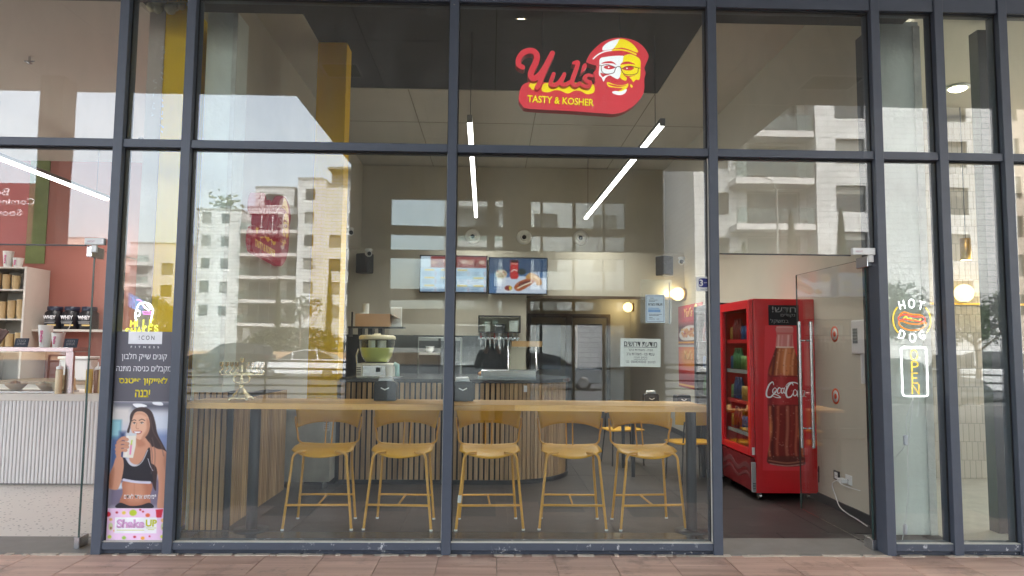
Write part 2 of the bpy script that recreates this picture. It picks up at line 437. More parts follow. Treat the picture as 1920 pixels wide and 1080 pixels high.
M_leaf = mat('green_foliage', (0.085, 0.11, 0.05, 1), rough=0.7, var=0.35, nscale=1.5)
M_cyp = mat('cypress_foliage', (0.035, 0.055, 0.025, 1), rough=0.8, var=0.35, nscale=2)
M_bark = mat('bark', rgb(98, 80, 64), rough=0.9, var=0.2, nscale=8)

def grime(m, col, scale, thr, amount):
    """worn stains and spots over a material's own colour"""
    n, l = m.node_tree.nodes, m.node_tree.links; b = n['Principled BSDF']; src = b.inputs['Base Color'].links[0].from_socket
    ge = n.new('ShaderNodeNewGeometry'); out = src
    for sc, t, am in ((scale, thr, amount), (scale * 9, thr + .06, amount * 1.2)):
        no = n.new('ShaderNodeTexNoise'); no.inputs['Scale'].default_value = sc; no.inputs['Detail'].default_value = 7; no.inputs['Roughness'].default_value = .7
        l.new(ge.outputs['Position'], no.inputs['Vector'])
        mr = n.new('ShaderNodeMapRange'); mr.inputs[1].default_value = t; mr.inputs[2].default_value = t + .12; mr.inputs[4].default_value = am
        l.new(no.outputs['Fac'], mr.inputs[0])
        mx = n.new('ShaderNodeMixRGB'); mx.inputs[2].default_value = col; l.new(mr.outputs[0], mx.inputs[0]); l.new(out, mx.inputs[1]); out = mx.outputs[0]
    l.new(out, b.inputs['Base Color'])
grime(M_pave, rgb(96, 76, 66), 2.6, .54, .45)
grime(M_floor, rgb(98, 93, 90), 1.8, .53, .4)

# ================================================================ the setting outside
MB().box(-400, -600, -0.30, 400, 60, -0.205).build('ground', mat('dry_ground', rgb(138, 132, 122), rough=0.95, var=0.12, nscale=0.3), None)['kind'] = 'structure'
road = MB().box(-300, -60, -0.2045, 300, -15.2, -0.15).build('road', M_asphalt, None); tag(road, kind='structure')
kerb = MB().box(-60, -15.2, -0.2, 60, -14.9, -0.004, b=0.02).build('kerb', M_kerb, None); tag(kerb, kind='structure')
pv = MB().box(-30, -14.9, -0.2, 30, 0.0, -0.006).build('pavement', M_joint, None); tag(pv, kind='structure')
TW, TL = 0.42, 0.86
tile_me = {}
def paving_piece(w, l):
    k = (round(w, 3), round(l, 3))
    if k not in tile_me: tile_me[k] = MB().box(0, 0, -0.012, w - 0.006, l - 0.006, 0.0, b=0.0012).mesh('paving_tile', M_pave)
    return tile_me[k]
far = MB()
for c in range(-70, 70):
    x = c * TW + 0.05; off = (0.0, 0.43, 0.22, 0.62)[c % 4]
    y = -0.062
    first = True
    while y > -14.8:
        l = (TL - off) if first and off else TL
        first = False
        l = min(l, y + 14.85)
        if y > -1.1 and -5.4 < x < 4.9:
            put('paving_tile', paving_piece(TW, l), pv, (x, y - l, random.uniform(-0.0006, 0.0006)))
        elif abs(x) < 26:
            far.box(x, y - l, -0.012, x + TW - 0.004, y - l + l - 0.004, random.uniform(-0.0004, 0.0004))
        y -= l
tag(far.build('paving_tile_field', mat('darkened_far_paving', rgb(82, 80, 79), rough=.65, var=.14, nscale=5, bump=.05), pv), kind='stuff')  # invented darker colour for the far paving, keeps its reflection dim
# mortar squeezed out along the threshold
mo = MB()
for i in range(150):
    x = random.uniform(-4.8, 4.3)
    mo.box(x, -0.085 - random.random() * 0.012, -0.002, x + random.uniform(0.02, 0.12), -0.05, random.uniform(0.002, 0.008))
tag(mo.build('threshold_mortar', mat('mortar', rgb(190, 178, 164), rough=0.95, var=0.15, nscale=20), None), 'lumpy line of pale mortar along the foot of the shopfront', kind='stuff')

# ------------------------------------------------ arcade canopy over the pavement
HS = 6.2
can = thing('arcade_canopy', 'pale panelled arcade soffit with dark joints reflected in the upper glass', 'canopy', (0, 0, HS))
body = MB().box(-30, -7.85, 0.03, 30, -0.05, 0.6).box(-3.75, -13.15, 0.03, 5.7, -7.851, 0.6)
body.build('canopy_slab', M_darkceil, can)
def soffit(x0, x1, y0, y1, nx, ny):
    w, d = (x1 - x0) / nx, (y1 - y0) / ny
    me = MB().box(0.008, 0.008, 0, w - 0.008, d - 0.008, 0.029).mesh('soffit_panel', M_soffit)
    for i in range(nx):
        for j in range(ny): put('soffit_panel', me, can, (x0 + i * w, y0 + j * d, 0))
soffit(-14.0, 14.0, -7.85, -0.06, 14, 3)
soffit(-3.75, 5.7, -13.15, -7.86, 4, 2)
def vent(x, y, w, d):
    v = thing('ceiling_vent', 'square louvred grille set in the pale arcade soffit', 'vent', (x, y, HS - 0.012))
    f = MB(); t = 0.04
    f.box(0, 0, 0, w, t, 0.011).box(0, d - t, 0, w, d, 0.011).box(0, t, 0, t, d - t, 0.011).box(w - t, t, 0, w, d - t, 0.011); f.build('frame', M_white, v)
    MB().box(t, t, 0.009, w - t, d - t, 0.011).build('backing', M_black, v)
    me = MB().box(0, t, 0.0, 0.012, d - t, 0.008).mesh('louvre', mat('grey_louvre', rgb(120, 118, 112), rough=0.6))
    k = int((w - 2 * t) / 0.045)
    for i in range(k): put('louvre', me, v, (t + 0.01 + i * 0.045, 0, 0))
    return v
vent(-2.95, -6.85, 0.66, 0.65)
vent2 = vent(5.4, -7.0, 0.95, 0.7); vent2['label'] = 'large louvred grille in the soffit above the open door'
MB().box(-30, -0.05, 4.36, 30, 0.3, HS - 0.001).build('header_wall', mat('dark_header', rgb(58, 60, 64), rough=0.6), None)['kind'] = 'structure'
for k, (x, y) in enumerate(((-7.75, -7.2), (11.5, -7.2))):
    c = thing('arcade_column', ('brown square arcade column reflected in the milkshake shop door glass', 'brown square arcade column at the right end of the arcade')[k], 'column', (x, y, 0))
    MB().box(-0.2, -0.2, 0.12, 0.2, 0.2, HS, b=0.015).build('shaft', mat('brown_column_paint', rgb(112, 94, 84), rough=0.7), c)
    MB().box(-0.23, -0.23, 0, 0.23, 0.23, 0.119, b=0.01).build('base', M_kerb, c)

# ------------------------------------------------ dark framed glass lobby behind the photographer
lob = thing('glass_lobby', 'dark bronze framed glass lobby under the arcade, seen as a reflection in the shop window', 'lobby', (0, -13.0, 0))
M_bronze = mat('dark_bronze', rgb(52, 44, 38), rough=0.5, var=0.06)
def bar(name, x0, z0, x1, z1, d=0.09): return box_obj(name, M_bronze, lob, x0, -d, z0, x1, d, z1)
ZL = [(0.06, 0.16), (2.089, 2.471), (2.7, 2.993), (3.796, 4.0), (4.395, 4.611), (5.299, 6.2)]
VX = [(-3.695, -2.65), (-1.07, -0.93), (-0.178, 0.025), (0.229, 0.955), (1.198, 1.261), (2.038, 2.115), (2.828, 2.879), (3.389, 4.395)]
for a, b in VX: bar('post', a, 0, b, 6.2, 0.1)
for i, (a, b) in enumerate(ZL):
    for (p, q) in zip(VX[:-1], VX[1:]): bar('rail', p[1], a, q[0], b)
for (a, b) in zip(ZL[:-1], ZL[1:]):
    for (p, q) in zip(VX[:-1], VX[1:]):
        if (a, p) != (ZL[0], VX[5]): box_obj('pane', glass('lobby_glass', tint=(.78, .82, .82, 1), f0=.03), lob, p[1] + 0.001, -0.006, a[1] + 0.001, q[0] - 0.001, 0.006, b[0] - 0.001)

# ------------------------------------------------ street railing
def railing(x0, x1, y, label):
    r = thing('street_railing', label, 'railing', (x0, y, 0))
    L = x1 - x0
    for z in (0.2, 0.42, 0.64, 0.86): box_obj('rail', M_dark, r, 0, -0.025, z, L, 0.025, z + 0.05)
    box_obj('handrail', M_dark, r, 0, -0.05, 1.06, L, 0.05, 1.12)
    n = int(L / 2.0)
    for i in range(n + 1):
        x = i * L / n
        box_obj('post', M_dark, r, x - 0.03, -0.06, 0, x + 0.03, -0.026, 1.06)
    return r
railing(-15.0, -3.9, -14.2, 'dark horizontal bar street railing mirrored left of the juice machine')
railing(4.7, 17.0, -14.2, 'dark horizontal bar street railing mirrored behind the neon signs')
# ------------------------------------------------ buildings across the street
def window(parent, x, z, w, h, y, sh=0.0, glassm=None):
    """a recessed window in a wall facing +Y at depth y (local)"""
    f = MB(); t = 0.07
    f.box(x, y - 0.02, z, x + w, y + 0.03, z + t).box(x, y - 0.02, z + h - t, x + w, y + 0.03, z + h)
    f.box(x, y - 0.02, z + t, x + t, y + 0.03, z + h - t).box(x + w - t, y - 0.02, z + t, x + w, y + 0.03, z + h - t).box(x + w / 2 - 0.03, y - 0.02, z + t, x + w / 2 + 0.03, y + 0.02, z + h - t)
    o = f.build('window', M_dark, parent)
    box_obj('pane', glassm or M_winglass, o, x + t, y - 0.015, z + t, x + w - t, y + 0.0, z + h - t)
    if sh > 0:
        s = MB(); zz = z + h - t; n = max(2, int(sh * h / 0.16))
        for k in range(n): s.box(x + t, y + 0.002, zz - (k + 1) * 0.16 + 0.02, x + w - t, y + 0.026, zz - k * 0.16)
        s.build('shutter', M_shutter, o)
    box_obj('sill', M_kerb, o, x - 0.06, y - 0.02, z - 0.09, x + w + 0.06, y + 0.12, z)
def balcony(parent, x, z, w, d, y, plants=False):
    s = box_obj('balcony', M_render, parent, x, y, z - 0.42, x + w, y + d, z)
    t = 0.02
    box_obj('pane', glass('balcony_glass', tint=(0.72, 0.8, 0.78, 1), f0=0.04), s, x + 0.03, y + d - 0.06, z + 0.08, x + w - 0.03, y + d - 0.04, z + 1.05)
    r = MB().box(x, y + d - 0.08, z + 1.06, x + w, y + d - 0.02, z + 1.1)
    for i in range(int(w / 1.4) + 1): r.box(x + 0.02 + i * (w - 0.08) / int(w / 1.4), y + d - 0.07, z, x + 0.06 + i * (w - 0.08) / int(w / 1.4), y + d - 0.03, z + 1.06)
    r.build('railing', M_dark, s)
    if plants:
        mb = MB()
        for i in range(26):
            px = x + random.choice((0.25, w - 0.7)) + random.uniform(0, 0.5); a = random.uniform(0, 6.3)
            p = Vector((px, y + d - 0.4 + random.uniform(-.15, .15), z + random.uniform(0.3, 1.5)))
            q = Vector((math.cos(a), math.sin(a), random.uniform(-.3, .6))) * 0.3
            mb.add([p, p + q + Vector((0, 0, .08)), p + q * 1.2, p + q - Vector((0, 0, .08))], [(0, 1, 2, 3)])
        mb.build('plant', M_leaf, s)

def wall_with(parent, x0, x1, z0, z1, y, depth, m, holes):
    """front wall facing +Y with real recesses: cells between hole edges"""
    xs = sorted({x0, x1} | {v for h in holes for v in (h[0], h[0] + h[2])}); zs = sorted({z0, z1} | {v for h in holes for v in (h[1], h[1] + h[3])})
    mb = MB()
    for i in range(len(xs) - 1):
        j = 0
        while j < len(zs) - 1:
            cx = (xs[i] + xs[i + 1]) / 2
            inside = lambda jj: any(h[0] < cx < h[0] + h[2] and h[1] < (zs[jj] + zs[jj + 1]) / 2 < h[1] + h[3] for h in holes)
            if inside(j): j += 1; continue
            k = j
            while k + 1 < len(zs) - 1 and not inside(k + 1): k += 1
            mb.box(xs[i], y - 0.3, zs[j], xs[i + 1], y, zs[k + 1]); j = k + 1
    mb.box(x0, y - depth, z0, x1, y - 0.301, z1)
    return mb.build('wall', m, parent)
def block(parent, x0, x1, z1, y, depth, m, wins, holes=(), z0=0.0, sh=0.3):
    wall_with(parent, x0, x1, z0, z1, y, depth, m, [w[:4] for w in wins] + list(holes))
    box_obj('parapet', M_kerb, parent, x0 - 0.05, y - depth, z1, x1 + 0.05, y + 0.06, z1 + 0.18)
    for w in wins: window(parent, w[0], w[1], w[2], w[3], y - 0.22, sh=random.choice((0, sh, 1.0)) if len(w) < 5 else w[4])

# right-hand white stone block, about 47 m beyond the glass in the reflection
bR = thing('apartment_building', 'tall white stone apartment block with glazed balconies mirrored above the open door', 'building', (0, -41, 0))
F = 3.12
zf = [0.4 + F * k for k in range(9)]
wins = []
for k in range(1, 9):
    wins += [(22.6, zf[k] + 0.9, 2.0, 1.75), (29.4, zf[k] + 0.8, 2.1, 1.8)] if k != 8 else [(22.6, zf[k] + 0.9, 2.0, 1.75)]
block(bR, 21.3, 34.0, 26.4, 0.0, 12, M_stone2, wins)
wl_ = []
for k in range(1, 9): wl_ += [(14.4, zf[k] + 0.9, 1.5, 1.5)]
hl = [(17.2, zf[k] + 0.02, 3.6, 2.5) for k in range(1, 9)]
block(bR, 13.6, 21.299, 23.2, -1.6, 10, M_stone2, wl_, hl)
for k in range(1, 7):
    balcony(bR, 15.9, zf[k] + 0.02, 5.3, 1.55, -1.6 + 0.001, plants=(k % 2 == 0))
    g = box_obj('balcony_door', M_winglass, bR, 17.3, -1.85, zf[k] + 0.05, 20.7, -1.80, zf[k] + 2.4)
    for q in range(4): box_obj('frame', M_dark, g, 17.3 + q * 1.1, -1.799, zf[k] + 0.05, 17.38 + q * 1.1, -1.76, zf[k] + 2.4)
block(bR, 34.0, 35.3, 26.9, -0.9, 12, M_stone2, [])
# middle block seen through the lobby panes
bM = thing('apartment_building', 'long stone apartment block mirrored in the small panes behind the menu screens', 'building', (0, -52, 0))
wm = [(x, 0.4 + F * k + 0.9, 1.9, 1.6) for k in range(1, 7) for x in (-1.5, 3.2, 8.0, 11.6)]
block(bM, -4.0, 13.4, 19.6, 0, 12, M_stone2, wm)
for k in range(1, 6): balcony(bM, -3.6, 0.4 + F * k, 4.6, 1.4, 0.001)
# far right block behind the neighbour's window
bF = thing('apartment_building', 'beige apartment block mirrored at the far right edge behind the lamps', 'building', (0, -45, 0))
wf = [(x, 0.4 + F * k + 0.8, 2.6, 1.7) for k in range(1, 9) for x in (33.6, 39.2, 44.5)]
block(bF, 36.2 - 3.2, 50, 27, -5, 12, stone_courses('tan_stone_cladding', rgb(196, 180, 164), rgb(186, 170, 156), rgb(120, 110, 102), 1.2, 0.34, 0.014), wf)

# left-hand stone block, about 95 m beyond the glass
bL = thing('apartment_building', 'white stone apartment block with deep balconies mirrored behind the silver menorah', 'building', (0, -90, 0))
G = 3.1
def px(x): return (x - 923.0) / 1357.0 * 95.5            # metres along the street at this distance
zl = [1.2 + G * k for k in range(8)]
wA = [(-38.9, zl[k] + 0.9, 1.2, 1.5) for k in range(1, 6)] + [(-36.4, zl[k] + 0.9, 1.1, 1.4) for k in range(1, 6)]
block(bL, -39.6, -33.8, 19.4, -1.0, 12, M_stone, wA)
hB = [(-33.4, zl[k] + 0.02, 4.6, 2.6) for k in range(1, 6)] + [(-28.3, zl[k] + 0.02, 4.6, 2.6) for k in range(1, 6)]
block(bL, -33.799, -26.2 + 3.0, 20.2, -3.2, 10, M_stone, [], hB)
for k in range(1, 6):
    balcony(bL, -33.7, zl[k], 5.0, 2.6, -3.2 + 0.001, plants=k in (2, 4)); balcony(bL, -28.4, zl[k], 5.3, 3.0, -3.2 + 0.001, plants=k in (1, 3, 5))
    for xx in (-33.3, -28.2):
        g = box_obj('balcony_door', M_winglass, bL, xx, -3.48, zl[k] + 0.05, xx + 4.4, -3.42, zl[k] + 2.5)
        for q in range(4): box_obj('frame', M_white, g, xx + q * 1.45, -3.419, zl[k] + 0.05, xx + 0.1 + q * 1.45, -3.38, zl[k] + 2.5)
block(bL, -33.0, -27.6, 23.2, -4.0, 8, M_stone, [(-31.8, 20.7, 2.6, 1.6, 0)], z0=20.39)
block(bL, -27.0, -23.6, 24.4, -3.5, 8, M_stone, [(-26.2, 20.9, 1.6, 1.7, 0)], z0=20.39)
wC = [(-24.6, zl[k] + 0.9, 1.25, 1.5) for k in range(1, 7)]
block(bL, -25.9 + 0.0, -22.4 + 0.0, 23.4, 0.0, 12, M_stone, [(-25.0, zl[k] + 0.9, 1.3, 1.5) for k in range(1, 7)])
block(bL, -22.399, -17.0, 22.6, -0.6, 12, M_stone, [(-21.8, zl[k] + 0.8, 1.5, 1.7) for k in range(1, 5)] + [(-19.4, zl[k] + 0.8, 1.2, 1.6) for k in range(1, 7)])
box_obj('roof_terrace_wall', M_stone, bL, -22.3, -9, 22.79, -17.2, -3.0, 25.4)
box_obj('roof_awning', M_shutter, bL, -22.3, -2.999, 25.0, -17.2, -0.4, 25.3)
for x in (-32.6, -26.9): box_obj('pillar', M_kerb, bL, x, -0.6, 0, x + 0.7, 0.0, zl[1] - 0.76)
tr_ = MB()
for i in range(90):
    p = Vector((-36.6 + random.gauss(0, .9), -2.5 + random.gauss(0, .6), 19.6 + abs(random.gauss(0.8, .8)))); a = random.uniform(0, 6.3); q = Vector((math.cos(a), math.sin(a), random.uniform(-.6, .6))) * .5
    tr_.add([p, p + q + Vector((0, 0, .2)), p + q * 1.4, p + q - Vector((0, 0, .2))], [(0, 1, 2, 3)])
tr_.build('roof_planting', M_leaf, bL)

# low far houses on the left, and the red billboard
bD = thing('apartment_building', 'low pale pinkish houses far off, mirrored left of the poster', 'building', (0, -130, 0))
M_pink = mat('pinkish_render', rgb(196, 176, 164), rough=0.9, var=0.05, nscale=.3)
for (x0, x1, z1) in ((-96, -88, 24), (-87.9, -74, 21), (-73.9, -62, 17.5), (-61.9, -52, 13.5)):
    block(bD, x0, x1, z1, 0, 10, M_pink, [(x, z, 1.6, 1.6) for x in np.arange(x0 + 1.2, x1 - 2, 3.4) for z in np.arange(3, z1 - 2, 3.3)])
bE = thing('apartment_building', 'grey and white terraced block mirrored inside the narrow poster pane', 'building', (0, -100, 0))
block(bE, -52.5, -44.5, 16, 0, 10, M_render, [(x, z, 1.6, 1.7) for x in (-51.5, -48, -46) for z in (2, 5.1, 8.2, 11.4)])
for k in range(1, 5): balcony(bE, -52.3, 0.6 + 3.1 * k, 3.2, 1.6, 0.001)
bb = thing('billboard', 'dark red Coming Soon hoarding mirrored backwards in the milkshake shop window', 'billboard', (-17.3, -20, 0))
M_hoard = mat('red_hoarding', rgb(112, 40, 52), rough=0.7, var=0.06)
box_obj('board', M_hoard, bb, -5.0, -0.1, 1.6, 1.6, 0.05, 7.1)
for i in range(46): box_obj('slat', mat('hoarding_slat', rgb(120, 36, 46), rough=0.7), bb, 1.601, -0.1, 1.6 + i * 0.12, 2.25, 0.05, 1.665 + i * 0.12)
for x in (-4.5, 0, 1.9): box_obj('post', M_dark, bb, x, -0.3, 0, x + 0.2, -0.101, 6.9)
RZ = (0, 0, PI)
M_btext = mat('hoarding_print', rgb(214, 196, 200), rough=0.7)
for s, x, z, w, h in (('Coming', .5, 6.42, 1.35, .30), ('Soon', .3, 6.06, .9, .24), ('Be', .0, 6.78, .5, .26)):
    text('lettering', s, bb, x, 0.052, z, w=w, h=h, m=M_btext, rot=RZ, bold=0.02)

# ------------------------------------------------ trees, hedge, poles
def leaf_cloud(n, cx, cy, cz, rx, ry, rz, size, m, name, parent, flat=0.0):
    mb = MB()
    for i in range(n):
        while True:
            u = Vector((random.uniform(-1, 1), random.uniform(-1, 1), random.uniform(-1, 1)))
            if 0.15 < u.length < 1: break
        if random.random() < 0.7: u = u.normalized() * random.uniform(0.72, 1.05)
        p = Vector((cx + u.x * rx, cy + u.y * ry, cz + u.z * rz))
        a = Vector((random.gauss(0, 1), random.gauss(0, 1), random.gauss(0, .7))).normalized() * size * random.uniform(.6, 1.3)
        b = a.orthogonal().normalized() * a.length * 0.45
        mb.add([p - a, p + b, p + a, p - b], [(0, 1, 2, 3)])
    return mb.build(name, m, parent)
def cypress(x, y, h, label, g=None):
    t = thing('cypress_tree', label, 'tree', (x, y, -0.2))
    MB().tube([(0, 0, 0), (0.03, 0, h * .3), (0, 0, h * .8)], [.14, .1, .03], 7).build('trunk', M_bark, t)
    mb = MB()
    for i in range(1500):
        z = h * (0.06 + 0.94 * random.random() ** 0.8); r = 0.052 * h * (1 - (z / h)) ** 0.55 * (1.0 if z > .15 * h else z / (.15 * h)) * random.uniform(.4, 1.1)
        a = random.uniform(0, 6.3); p = Vector((r * math.cos(a), r * math.sin(a), z)); q = Vector((math.cos(a) * .08, math.sin(a) * .08, .26)) * random.uniform(.7, 1.6)
        b = Vector((-math.sin(a), math.cos(a), 0)) * .07
        mb.add([p - b, p + b, p + q], [(0, 1, 2)])
    mb.build('crown', M_cyp, t)
def leafy(x, y, h, r, label, n=1700, size=0.085, trunk=0.09):
    t = thing('street_tree', label, 'tree', (x, y, -0.2))
    MB().tube([(0, 0, 0), (.06, .03, h * .35), (-.03, 0, h * .6), (.05, 0, h * .85)], [trunk, trunk * .8, trunk * .55, .02], 7).build('trunk', M_bark, t)
    br = MB()
    for i in range(7):
        a = random.uniform(0, 6.3); z = h * random.uniform(.4, .65)
        br.tube([(0, 0, z), (math.cos(a) * r * .5, math.sin(a) * r * .5, z + r * .35), (math.cos(a) * r * .85, math.sin(a) * r * .85, z + r * .8)], [trunk * .5, trunk * .3, .012], 5)
    br.build('limb', M_bark, t)
    mb = MB()
    for c in range(9):
        a = random.uniform(0, 6.3); q = random.uniform(.2, .75) * r
        cc = Vector((math.cos(a) * q, math.sin(a) * q, h * .72 + random.uniform(-.35, .4) * r))
        for i in range(n // 9):
            u = Vector((random.gauss(0, 1), random.gauss(0, 1), random.gauss(0, 1))).normalized() * random.uniform(.3, 1) * r * .42
            p = cc + u; d = Vector((random.gauss(0, 1), random.gauss(0, 1), random.gauss(0, 1))).normalized() * size; b = d.orthogonal().normalized() * size * .45
            mb.add([p - d, p + b, p + d, p - b], [(0, 1, 2, 3)])
    mb.build('crown', M_leaf, t)
cypress(-18.3, -76, 10.2, 'tall slim cypress mirrored over the yellow pillar')
cypress(-24.6, -78, 9.0, 'dark cypress mirrored before the balconies, right of the menorah')
cypress(-36.5, -60, 7.6, 'thin cypress mirrored between the flags and the menorah')
cypress(17.0, -35, 9.4, 'slim cypress mirrored before the balconies over the open door')
cypress(20.4, -36, 9.8, 'dark cypress mirrored at the corner over the white door closer')
cypress(13.9, -34, 7.4, 'short cypress mirrored at the left edge of the door opening')
leafy(12.2, -16.8, 4.1, 1.5, 'leafy street tree mirrored right of the hot dog sign')
leafy(15.4, -17.2, 4.0, 1.4, 'leafy street tree mirrored at the right edge beside the globe lamps')
leafy(-13.6, -46, 5.8, 1.7, 'sparse young street tree tied to stakes, mirrored over the yellow pillar', n=260, size=.16)
hd = tag(leaf_cloud(4200, 0, 0, 0.3, 5.4, 1.2, 2.2, 0.24, M_leaf, 'hedge', None), 'bushy green hedge mirrored below the white tower', 'hedge')
hd.location = (-21.0, -72, 0.9)
h2 = tag(put('hedge', hd.data, None, (-58, -110, 1.0)), 'dark hedge mirrored at the far left behind the flags', 'hedge'); h2.scale = (2.4, 1.2, 1.4)
h3 = tag(put('hedge', hd.data, None, (-45.5, -90, 2.2)), 'tall dark hedge mirrored behind the milk shakes neon sign', 'hedge'); h3.scale = (1.0, 1.0, 2.2)
gw = tag(MB().box(-60, -62, -0.2, 60, -61.6, 0.9).build('garden_wall', mat('tan_garden_wall', rgb(190, 160, 130), rough=.9, var=.08, nscale=.6), None), 'low tan garden wall across the street', 'wall')
def lamp_post(x, y, h, label, two=False):
    t = thing('street_lamp', label, 'street lamp', (x, y, -0.2))
    MB().tube([(0, 0, 0), (0, 0, h * .93)], [.09, .05], 8).build('pole', M_shutter, t)
    for s in ((-1, 1) if two else (-1,)):
        MB().tube([(0, 0, h * .93), (s * .3, 0, h * .98), (s * 1.0, 0, h)], .035, 6).build('arm', M_shutter, t)
        MB().box(s * 1.0 - .35, -.12, h - .04, s * 1.0 + .35, .12, h + .06, b=.02).build('lamp_head', M_dark, t)
lamp_post(-37.2, -62, 9.0, 'twin headed street lamp mirrored beside the left stone block', True)
lamp_post(-10.7, -64, 11.5, 'single armed street lamp mirrored left of the security camera')
lamp_post(15.4, -33, 11.2, 'grey street lamp mirrored over the door opening')
for (x, c, lab) in ((-33.6, (200, 205, 214), 'white flag with blue star and stripes on a pole, mirrored at left'), (-31.6, (70, 130, 190), 'plain blue flag on a pole, mirrored left of the menorah')):
    t = thing('flag_pole', lab, 'flag', (x, -58, -0.2))
    MB().tube([(0, 0, 0), (0, 0, 6.2)], .04, 6).build('pole', M_shutter, t)
    fl = MB(); nn = 8
    vs = [(i * .2, .12 * math.sin(i * 1.1), 6.1 - j * 1.2 - i * .1) for i in range(nn) for j in (0, 1)]
    fl.add(vs, [(2 * i, 2 * i + 1, 2 * i + 3, 2 * i + 2) for i in range(nn - 1)]); vs2 = [(a, b + .01, c_) for a, b, c_ in vs]
    fl.add(vs2, [(2 * i, 2 * i + 2, 2 * i + 3, 2 * i + 1) for i in range(nn - 1)])
    fl.build('cloth', mat('flag_cloth_%d' % c[0], rgb(*c), rough=.8), t)
    if c[0] == 200:
        for dz in (.16, .92):
            s = MB(); vv = [(i * .2, .12 * math.sin(i * 1.1) + .02, 6.1 - dz - j * .13 - i * .1) for i in range(nn) for j in (0, 1)]
            s.add(vv, [(2 * i, 2 * i + 1, 2 * i + 3, 2 * i + 2) for i in range(nn - 1)]); s.build('stripe', mat('flag_blue', rgb(40, 70, 150), rough=.8), t)
        st = MB()
        for k in (0, 1):
            tri = [(0.7 + .22 * math.cos(PI / 2 + k * PI + q * 2 * PI / 3), 5.25 + .22 * math.sin(PI / 2 + k * PI + q * 2 * PI / 3)) for q in range(3)]
            for q in range(3): st.ribbon([tri[q], tri[(q + 1) % 3]], .04, .16, .01)
        st.build('star', MATS['flag_blue'], t)

# ------------------------------------------------ parked cars
def car(label, loc, rz, paint, suv=False):
    t = thing('parked_car', label, 'car', loc, rz, 'cars parked along the street')
    L, Wd = (4.6, 1.86) if suv else (4.6, 1.8)
    if suv:
        low = [(-2.28, .35), (-2.3, .75), (-2.2, 1.02), (-1.2, 1.12), (2.05, 1.1), (2.25, .95), (2.3, .6), (2.25, .35)]
        cab = [(-1.25, 1.1), (-.5, 1.62), (.3, 1.72), (1.5, 1.70), (2.02, 1.55), (2.12, 1.08)]
    else:
        low = [(-2.26, .3), (-2.3, .62), (-2.15, .82), (-1.0, .94), (1.6, .98), (2.2, .92), (2.28, .6), (2.2, .3)]
        cab = [(-1.1, .93), (-.35, 1.34), (.2, 1.44), (.8, 1.42), (1.45, 1.2), (1.75, .96)]
    mb = MB(); P = catmull(low, 4)
    N = len(P); rows = []
    for yy, sh in ((-Wd / 2, .93), (-Wd / 2 + .06, 1.0), (Wd / 2 - .06, 1.0), (Wd / 2, .93)):
        rows.append([(x * (.99 if sh < 1 else 1), yy, .65 + (z - .65) * sh) for x, z in P])
    vs = [v for r in rows for v in r]
    mb.add(vs, [(r * N + i, r * N + (i + 1) % N, (r + 1) * N + (i + 1) % N, (r + 1) * N + i) for r in range(3) for i in range(N)], True)
    mb.add(rows[0], [tuple(range(N))]).add(rows[3], [tuple(range(N))]); mb.build('body', paint, t)
    gb = MB(); C = cab; n = len(C)
    vs = [(x, s * (Wd / 2 - .08 - .18 * (z - C[0][1]) / .7), z) for s in (-1, 1) for x, z in C]
    gb.add(vs, [tuple(range(n)), tuple(range(2 * n - 1, n - 1, -1))] + [(i, i + n, (i + 1) % n + n, (i + 1) % n) for i in range(n)]); gb.build('glazing', mat('car_glass', rgb(30, 34, 38), rough=.08), t)
    rf = MB(); top = [c for c in C if c[1] > C[0][1] + .3]
    top = [(x, z + .012) for x, z in top]; m_ = len(top)
    vs = [(x, s * (Wd / 2 - .07 - .18 * (z - C[0][1]) / .7), z) for s in (-1, 1) for x, z in top] + [(x, s * (Wd / 2 - .07 - .18 * (z - C[0][1]) / .7), z - .06) for s in (-1, 1) for x, z in top]
    rf.add(vs, [(i, i + 1, m_ + i + 1, m_ + i) for i in range(m_ - 1)] + [(i, i + 1, 2 * m_ + i + 1, 2 * m_ + i) for i in range(m_ - 1)] + [(m_ + i, m_ + i + 1, 3 * m_ + i + 1, 3 * m_ + i) for i in range(m_ - 1)]); rf.build('roof', paint, t)
    pl = MB()
    for s in (-1, 1):
        for i in (1 if not suv else 1, 3):
            x, z = C[i]; pl.tube([(x, s * (Wd / 2 - .075 - .18 * (z - C[0][1]) / .7), z), (x + (.1 if i > 1 else -.0), s * (Wd / 2 - .07), C[0][1])], .03, 5)
    pl.build('pillar', paint, t)
    for sx in (-1.42, 1.38):
        for s in (-1, 1):
            w = MB(); prof = [(.0, -.1), (.24, -.1), (.33, -.08), (.34, 0), (.33, .08), (.24, .1), (0, .1)]
            w.lathe(prof, 18); wo = w.build('wheel', mat('tyre_rubber', rgb(24, 24, 25), rough=.9), t, (sx, s * (Wd / 2 - .1), .34), (PI / 2, 0, 0))
            MB().lathe([(0, .102), (.2, .104), (.22, .1), (.22, -.1), (.2, -.104), (0, -.102)], 14).build('rim', M_steel, wo)
    for s in (-1, 1):
        MB().ball((-2.2, s * .66, .72 if not suv else .85), (.07, .2, .08), 8, 6).build('headlight', mat('headlight', rgb(210, 214, 220), rough=.1), t)
        MB().ball((2.22, s * .68, .8 if not suv else .95), (.06, .17, .09), 8, 6).build('tail_light', mat('tail_light', rgb(160, 20, 24), rough=.2), t)
    return t
P_white = mat('white_car_paint', rgb(228, 230, 232), rough=.25, var=.02, coat=.6)
P_black = mat('black_car_paint', rgb(30, 33, 38), rough=.25, var=.02, coat=.6)
P_grey = mat('grey_car_paint', rgb(92, 98, 104), rough=.25, var=.02, coat=.6)
car('white sedan mirrored left of the juice machine', (-9.4, -31.0, -.15), 0.0, P_white)
